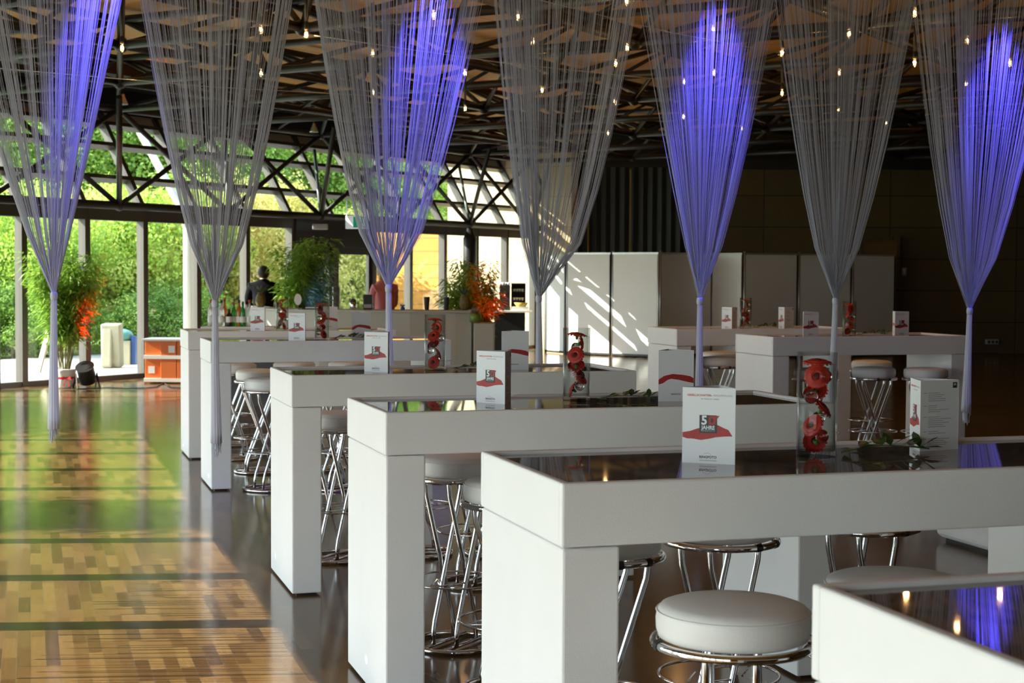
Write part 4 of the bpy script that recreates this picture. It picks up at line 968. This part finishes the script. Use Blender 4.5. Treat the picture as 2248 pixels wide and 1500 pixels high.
# ------------------------------------------------------------------ people behind the bar
def skin_mesh(verts, edges, name, m, parent, root=0, sub=2):
    """verts: list of (x, y, z, rx[, ry]); one continuous surface grown along the edges"""
    me = bpy.data.meshes.new(name); me.from_pydata([v[:3] for v in verts], edges, []); o = bpy.data.objects.new(name, me); C.objects.link(o)
    md = o.modifiers.new('skin', 'SKIN'); md.use_smooth_shade = True
    for i, v in enumerate(verts):
        sv = me.skin_vertices[0].data[i]; sv.radius = (v[3], v[4] if len(v) > 4 else v[3]); sv.use_root = (i == root)
    ss = o.modifiers.new('sub', 'SUBSURF'); ss.levels = sub; ss.render_levels = sub
    dg = bpy.context.evaluated_depsgraph_get(); m2 = bpy.data.meshes.new_from_object(o.evaluated_get(dg))
    bpy.data.objects.remove(o); bpy.data.meshes.remove(me)
    m2.materials.clear(); m2.materials.append(m)
    for p_ in m2.polygons: p_.use_smooth = True
    r = bpy.data.objects.new(name, m2); C.objects.link(r); r.parent = parent; return r
def hand(vs, es, wrist, d, side):
    """palm, four fingers of unequal length bent at the knuckles, and a thumb leaving the side of the palm"""
    w = Vector(vs[wrist][:3]); d = Vector(d).normalized(); sd_ = d.cross(Vector((0,0,1))).normalized()*side; dn = sd_.cross(d)*side
    if dn.z > 0: dn = -dn
    pm = len(vs); vs.append((*(w+d*.05), .030, .016)); es.append((wrist, pm))
    kn = len(vs); vs.append((*(w+d*.085), .034, .014)); es.append((pm, kn))
    for k, (o_, ln) in enumerate(((-.028,.062),(-.009,.074),(.010,.070),(.028,.054))):
        a = len(vs); b0 = w+d*.092+sd_*o_; vs.append((*b0, .009)); vs.append((*(b0+d*ln*.5+dn*.008), .0085)); vs.append((*(b0+d*ln*.8+dn*ln*.45), .0075)); es += [(kn, a), (a, a+1), (a+1, a+2)]
    a = len(vs); b0 = w+d*.04-sd_*.034; vs.append((*b0, .011)); vs.append((*(b0+d*.03-sd_*.018+dn*.01), .009)); es += [(pm, a), (a, a+1)]
def person(label, loc, rz, female=False):
    t = thing('person', label, 'person', loc, rz)
    lean = .13 if not female else .05
    sh = .185 if not female else .155
    V = [(0,0,.95,.155,.12), (0,.03,1.10,.145,.11), (0,lean*.6,1.27,.165,.115), (0,lean,1.41,.13,.085), (0,lean+.03,1.475,.056,.056), (0,lean+.07,1.53,.058,.06), (0,lean+.085,1.60,.078,.092), (0,lean+.075,1.665,.070,.085)]
    Ed = [(i, i+1) for i in range(7)]
    for sx in (-1, 1):
        a = len(V); V += [(sx*sh, lean, 1.39, .062), (sx*(sh+.045), lean+.03, 1.24, .050), (sx*(sh+.055), lean+.06, 1.11, .042), (sx*(sh+.0), lean+.20, 1.06, .038), (sx*(sh-.05), lean+.33, 1.045, .026)]
        Ed += [(3, a), (a, a+1), (a+1, a+2), (a+2, a+3), (a+3, a+4)]; hand(V, Ed, a+4, (-.25*sx, 1, -.1), -sx)
        b = len(V); V += [(sx*.095, 0, .86, .095), (sx*.105, .015, .5, .062), (sx*.105, .0, .28, .058), (sx*.105, -.01, .09, .042), (sx*.115, .10, .035, .036), (sx*.12, .17, .03, .028)]
        Ed += [(0, b)]+[(b+i, b+i+1) for i in range(5)]
    skin_mesh(V, Ed, 'body', M['skin'], t)
    # face: brow, nose and ears sit on the head, eyes half way up
    hc = Vector((0, lean+.085, 1.61)); f_ = MB()
    f_.ball(hc+Vector((0,.095,-.015)), .016, 8, 6, sq=(.8,1.2,1.3))
    for sx in (-1, 1): f_.ball(hc+Vector((sx*.079,.0,-.01)), .026, 8, 6, sq=(.35,.8,1.2))
    f_.build('ears_and_nose', M['skin'], t)
    e_ = MB()
    for sx in (-1, 1): e_.ball(hc+Vector((sx*.032,.082,.01)), .011, 8, 6)
    e_.beam(hc+Vector((-.025,.092,-.052)), hc+Vector((.025,.092,-.052)), .006, .008); e_.build('eyes_and_mouth', M['grey'], t)
    # clothes follow the body
    k = 1.13
    top = [(0,0,.86,.175,.145), (0,.03,1.10,.165,.13), (0,lean*.6,1.27,.19,.135), (0,lean-.01,1.40,.19,.13), (0,lean,1.445,.135,.105), (0,lean+.025,1.495,.078,.078)]
    ed = [(i, i+1) for i in range(5)]
    for sx in (-1, 1):
        a = len(top); n_ = 5 if not female else 2
        top += [(sx*sh, lean, 1.385, .092), (sx*(sh+.045), lean+.03, 1.24, .074), (sx*(sh+.055), lean+.06, 1.11, .057), (sx*(sh+.0), lean+.20, 1.06, .052), (sx*(sh-.04), lean+.30, 1.05, .043)][:n_]
        ed += [(3, a)]+[(a+i, a+i+1) for i in range(n_-1)]
    skin_mesh(top, ed, 'jacket' if not female else 'top', M['jacket'] if not female else M['pink'], t)
    tr_ = [(0,0,.93,.172,.14)]; ed = []
    for sx in (-1, 1):
        b = len(tr_); tr_ += [(sx*.098, 0, .84, .11), (sx*.105, .015, .5, .078), (sx*.105, .0, .28, .074), (sx*.105, -.01, .07, .068)]; ed += [(0, b)]+[(b+i, b+i+1) for i in range(3)]
    skin_mesh(tr_, ed, 'trousers', M['trousers'], t)
    h = MB()
    if not female: h.ball(hc+Vector((0,-.034,-.004)), .108, 20, 14, sq=(.86,.95,1.0))
    else:
        h.ball(hc+Vector((0,-.015,.03)), .106, 20, 14, sq=(.9,1.0,.95)); h.ball(hc+Vector((0,-.075,-.085)), .075, 16, 12, sq=(1.1,.7,1.5)); h.ball(hc+Vector((0,-.08,-.19)), .05, 14, 10, sq=(1,.6,1.3))
    h.build('hair', M['hair'] if not female else M['blond'], t)
    if female:
        s_ = MB(); s_.tube([(.06,-.125,1.05),(.05,-.135,1.2),(.045,-.10,1.36),(.05,-.02,1.47),(.05,.10,1.46)], [.035,.035,.03,.022,.02], 10); s_.build('orange_scarf', M['orangecl'], t)
    else:
        c = MB(); c.lathe([(.078,.0),(.074,.03),(.068,.045)], 20, c=(0,lean+.01,1.43), capb=False, capt=False); c.build('collar', M['jacket'], t)
    return t
q = at_y(578, 600, 24.6); person('person with short dark hair in a black jacket, back turned, head bowed, behind the bar', (q.x, q.y, 0), .12)
q = at_y(846, 600, 24.4); person('person with blond hair and pink top behind the bar, partly hidden by a curtain', (q.x, q.y, 0), .45, True)
q = at_y(860, 655, 24.9)
# ------------------------------------------------------------------ outside
structure(MB().box(-60, 30, -30, 110, -.14, -.10).build('ground', M['grass']))
pv = [AE-UA*0-NA*.15, AB+Vector((-.15,0,0)), BC+Vector((-.15,0,0)), CE-NC*.15]
pout = [AE-NA*5.6, AB-NA*3.6-NB*3.6, BC-NB*5.2-NC*2, CE-NC*5]
structure(MB().extrude([q.xy for q in pv+pout[::-1]], -.10, -.02).build('pavement', M['paving']))
def crown(seed, n_blob, n_leaf, rad, zc, hz, lsz, flat=.85):
    rr = random.Random(seed); l = MB(); blobs = []
    for i in range(n_blob):
        a = rr.uniform(0, 6.28); e = math.asin(rr.uniform(-.8, 1)); k = rr.uniform(.45, .95)
        blobs.append((Vector((rad*k*math.cos(a)*math.cos(e), rad*k*math.sin(a)*math.cos(e), zc+hz*k*math.sin(e))), rad*rr.uniform(.22,.42)))
    for c, r_ in blobs:
        for j in range(n_leaf):
            v = Vector((rr.gauss(0,1), rr.gauss(0,1), rr.gauss(0,1))).normalized(); q = c+v*r_*rr.uniform(.55,1.05)
            n = (v+Vector((rr.gauss(0,.7), rr.gauss(0,.7), rr.gauss(.4,.7)))).normalized(); u = n.orthogonal().normalized(); w_ = n.cross(u); s1 = lsz*rr.uniform(.6,1.3)
            a = rr.uniform(0,6.28); d = u*math.cos(a)+w_*math.sin(a); sd_ = n.cross(d)
            l.add([q-d*s1*.5, q+sd_*s1*.32, q+d*s1*.6, q-sd_*s1*.32], [(0,1,2,3)])
    return l
def make_tree(name, kind, label, seed, n_blob, n_leaf, rad, zc, hz, lsz, trunk_r, group):
    t = thing(name, label, kind, group=group)
    rr = random.Random(seed+50); tk = MB(); tk.tube([(0,0,-.12),(.03*rad,0,zc*.35),(0,.04*rad,zc*.75),(.0,0,zc+hz*.3)], [trunk_r*1.3,trunk_r,trunk_r*.8,trunk_r*.4], 8)
    for i in range(6):
        a = i*1.05; tk.tube([(0,0,zc*(.45+.06*i)),(rad*.3*math.cos(a),rad*.3*math.sin(a),zc*(.65+.06*i)),(rad*.6*math.cos(a),rad*.6*math.sin(a),zc*(.8+.07*i))], [trunk_r*.5,trunk_r*.35,trunk_r*.15], 6)
    tk.build('trunk', M['bark'], t)
    tag(crown(seed, n_blob, n_leaf, rad, zc, hz, lsz).build('foliage', M[{'lime':'crownA','dark':'crownB','gold':'crownC'}[label.split()[0]]], t), kind='stuff')
    return t
TD = Proto(make_tree('broadleaf_tree', 'tree', 'dark', 31, 60, 620, 2.8, 4.6, 3.4, .10, .14, 'trees beyond the glass front'))
TLm = Proto(make_tree('broadleaf_tree', 'tree', 'lime', 32, 60, 620, 2.6, 4.4, 3.2, .095, .12, 'trees beyond the glass front'))
BL = Proto(make_tree('garden_shrub', 'shrub', 'lime', 33, 46, 420, 1.5, 1.25, 1.25, .066, .05, 'shrubs beyond the glass front'))
BG = Proto(make_tree('garden_shrub', 'shrub', 'gold', 34, 46, 420, 1.4, 1.35, 1.3, .066, .05, 'shrubs beyond the glass front'))
BD = Proto(make_tree('garden_shrub', 'shrub', 'dark', 35, 46, 420, 1.5, 1.0, 1.0, .066, .05, 'shrubs beyond the glass front'))
names_n = ['first','second','third','fourth','fifth','sixth','seventh','eighth','ninth','tenth','eleventh','twelfth','thirteenth','fourteenth','fifteenth','sixteenth']
rr = random.Random(77)
trees = [(-60,41,'d',1.1),(60,46,'d',1.25),(140,42,'l',1.0),(225,49,'d',1.3),(300,43,'d',1.0),(370,47,'l',1.15),(440,43,'d',1.0),(500,50,'d',1.3),(570,46,'l',1.1),(640,52,'d',1.25),(720,48,'d',1.05),(790,54,'d',1.2),(860,50,'l',1.0),(930,56,'d',1.1)]
trees += [(20,58,'d',1.7),(260,60,'d',1.8),(480,64,'d',1.8),(700,66,'d',1.9),(880,68,'d',1.8)]
for i, (px, d, k, s_) in enumerate(trees):
    q = at_y(px, 600, d); nm = names_n[i] if i < 14 else None
    l = ('%s crowned tree beyond the glass, %s from the left' % ({'d':'dark','l':'light'}[k], nm)) if nm else 'tall dark tree far behind, %s from the left of the tallest row' % names_n[i-14]
    (TD if k == 'd' else TLm).place(l, (q.x, q.y, -.1), rr.uniform(0,6.28), 'trees beyond the glass front', (s_, s_, s_*rr.uniform(.9,1.1)))
shr = [(-70,31,'d',1.0),(8,32,'l',1.2),(70,35,'g',1.1),(120,31.5,'l',1.05),(185,36,'l',1.3),(245,34,'g',1.15),(300,36,'l',1.2),(360,34,'l',1.3),(425,38,'l',1.1),(490,36,'g',1.25),(550,40,'l',1.2),(610,38,'g',1.3),(690,42,'l',1.2),(770,41,'g',1.1),(840,44,'l',1.2),(905,43,'g',1.0)]
for i, (px, d, k, s_) in enumerate(shr):
    q = at_y(px, 600, d)
    l = '%s shrub behind the glass front, %s from the left' % ({'d':'dark green','l':'bright lime green','g':'yellowish'}[k], names_n[i])
    {'d':BD,'l':BL,'g':BG}[k].place(l, (q.x, q.y, -.1), rr.uniform(0,6.28), 'shrubs beyond the glass front', (s_, s_, s_*1.15))
low = [(30,30),(95,31),(345,31.5),(400,33)]
for i, (px, d) in enumerate(low):
    q = at_y(px, 600, d); BD.place('low dark shrub at the edge of the paving, %s from the left' % names_n[i], (q.x, q.y, -.1), rr.uniform(0,6.28), 'shrubs beyond the glass front', (.75,.75,.7))
for k_, (x, y, sx_, sz_) in enumerate([(-15.2,16.6,1.0,1.05),(-12.4,9.75,.30,1.12)]):  # two trees out of view, added to shade parts of the sunlit floor
    TD.place('unseen shade tree added outside the left hand windows, %s one' % ('larger farther','small nearer')[k_], (x, y, -.1), k_*1.7, 'trees beyond the glass front', (sx_, sx_, sz_))
# pale column with a branching head just outside the glass
q = at_y(413, 600, 27.6); t = thing('outdoor_column', 'pale round column outside the window, branching into a slanted strut at its head', 'column', (q.x, q.y, -.02))
MB().lathe([(.085,0),(.085,2.42),(.10,2.5)], 16).build('shaft', M['outcol'], t); MB().tube([(0,0,2.42),(-.12,.0,2.75),(-.95,.2,4.2),(-1.3,.3,4.9)], [.10,.07,.06,.06], 10).build('slanted_strut', M['outcol'], t)
# wrapped boards and a bin with a teal bag outside on the paving
q = at_z(222, 808, -.02); t = thing('wrapped_boards', 'pale cloth wrapped stack leaning outside the window right of the bamboo plant', 'stack', (q.x, q.y, -.02))
b = MB(); b.box(0,.33,0,.25,0,.74,0,Matrix.Rotation(.06,4,'X')); b.box(.02,.20,-.12,.02,0,.68,0,Matrix.Rotation(-.12,4,'X')); b.build('cloth_cover', M['tarp'], t, bevel=.03, seg=3)
q = at_z(255, 800, -.02); t = thing('waste_bin', 'pale bin with a teal bag heaped on top outside the window', 'bin', (q.x, q.y, -.02))
MB().box(-.1,.28,-.15,.15,0,.42).build('body', M['tarp'], t, bevel=.01); MB().ball((.09,0,.50),.2,16,10,sq=(1.1,.9,.62)).build('bag', M['teal'], t); MB().box(.29,.36,-.1,.1,0,.5).build('blue_board', M['blue'], t)
q = at_z(92, 818, -.02); t = thing('slanted_board', 'pale board leaning outside, left of the wrapped pot', 'board', (q.x, q.y, -.02)); MB().beam((-.06,0,0),(.08,.12,.66),.16,.03).build('plank', M['tarp'], t)
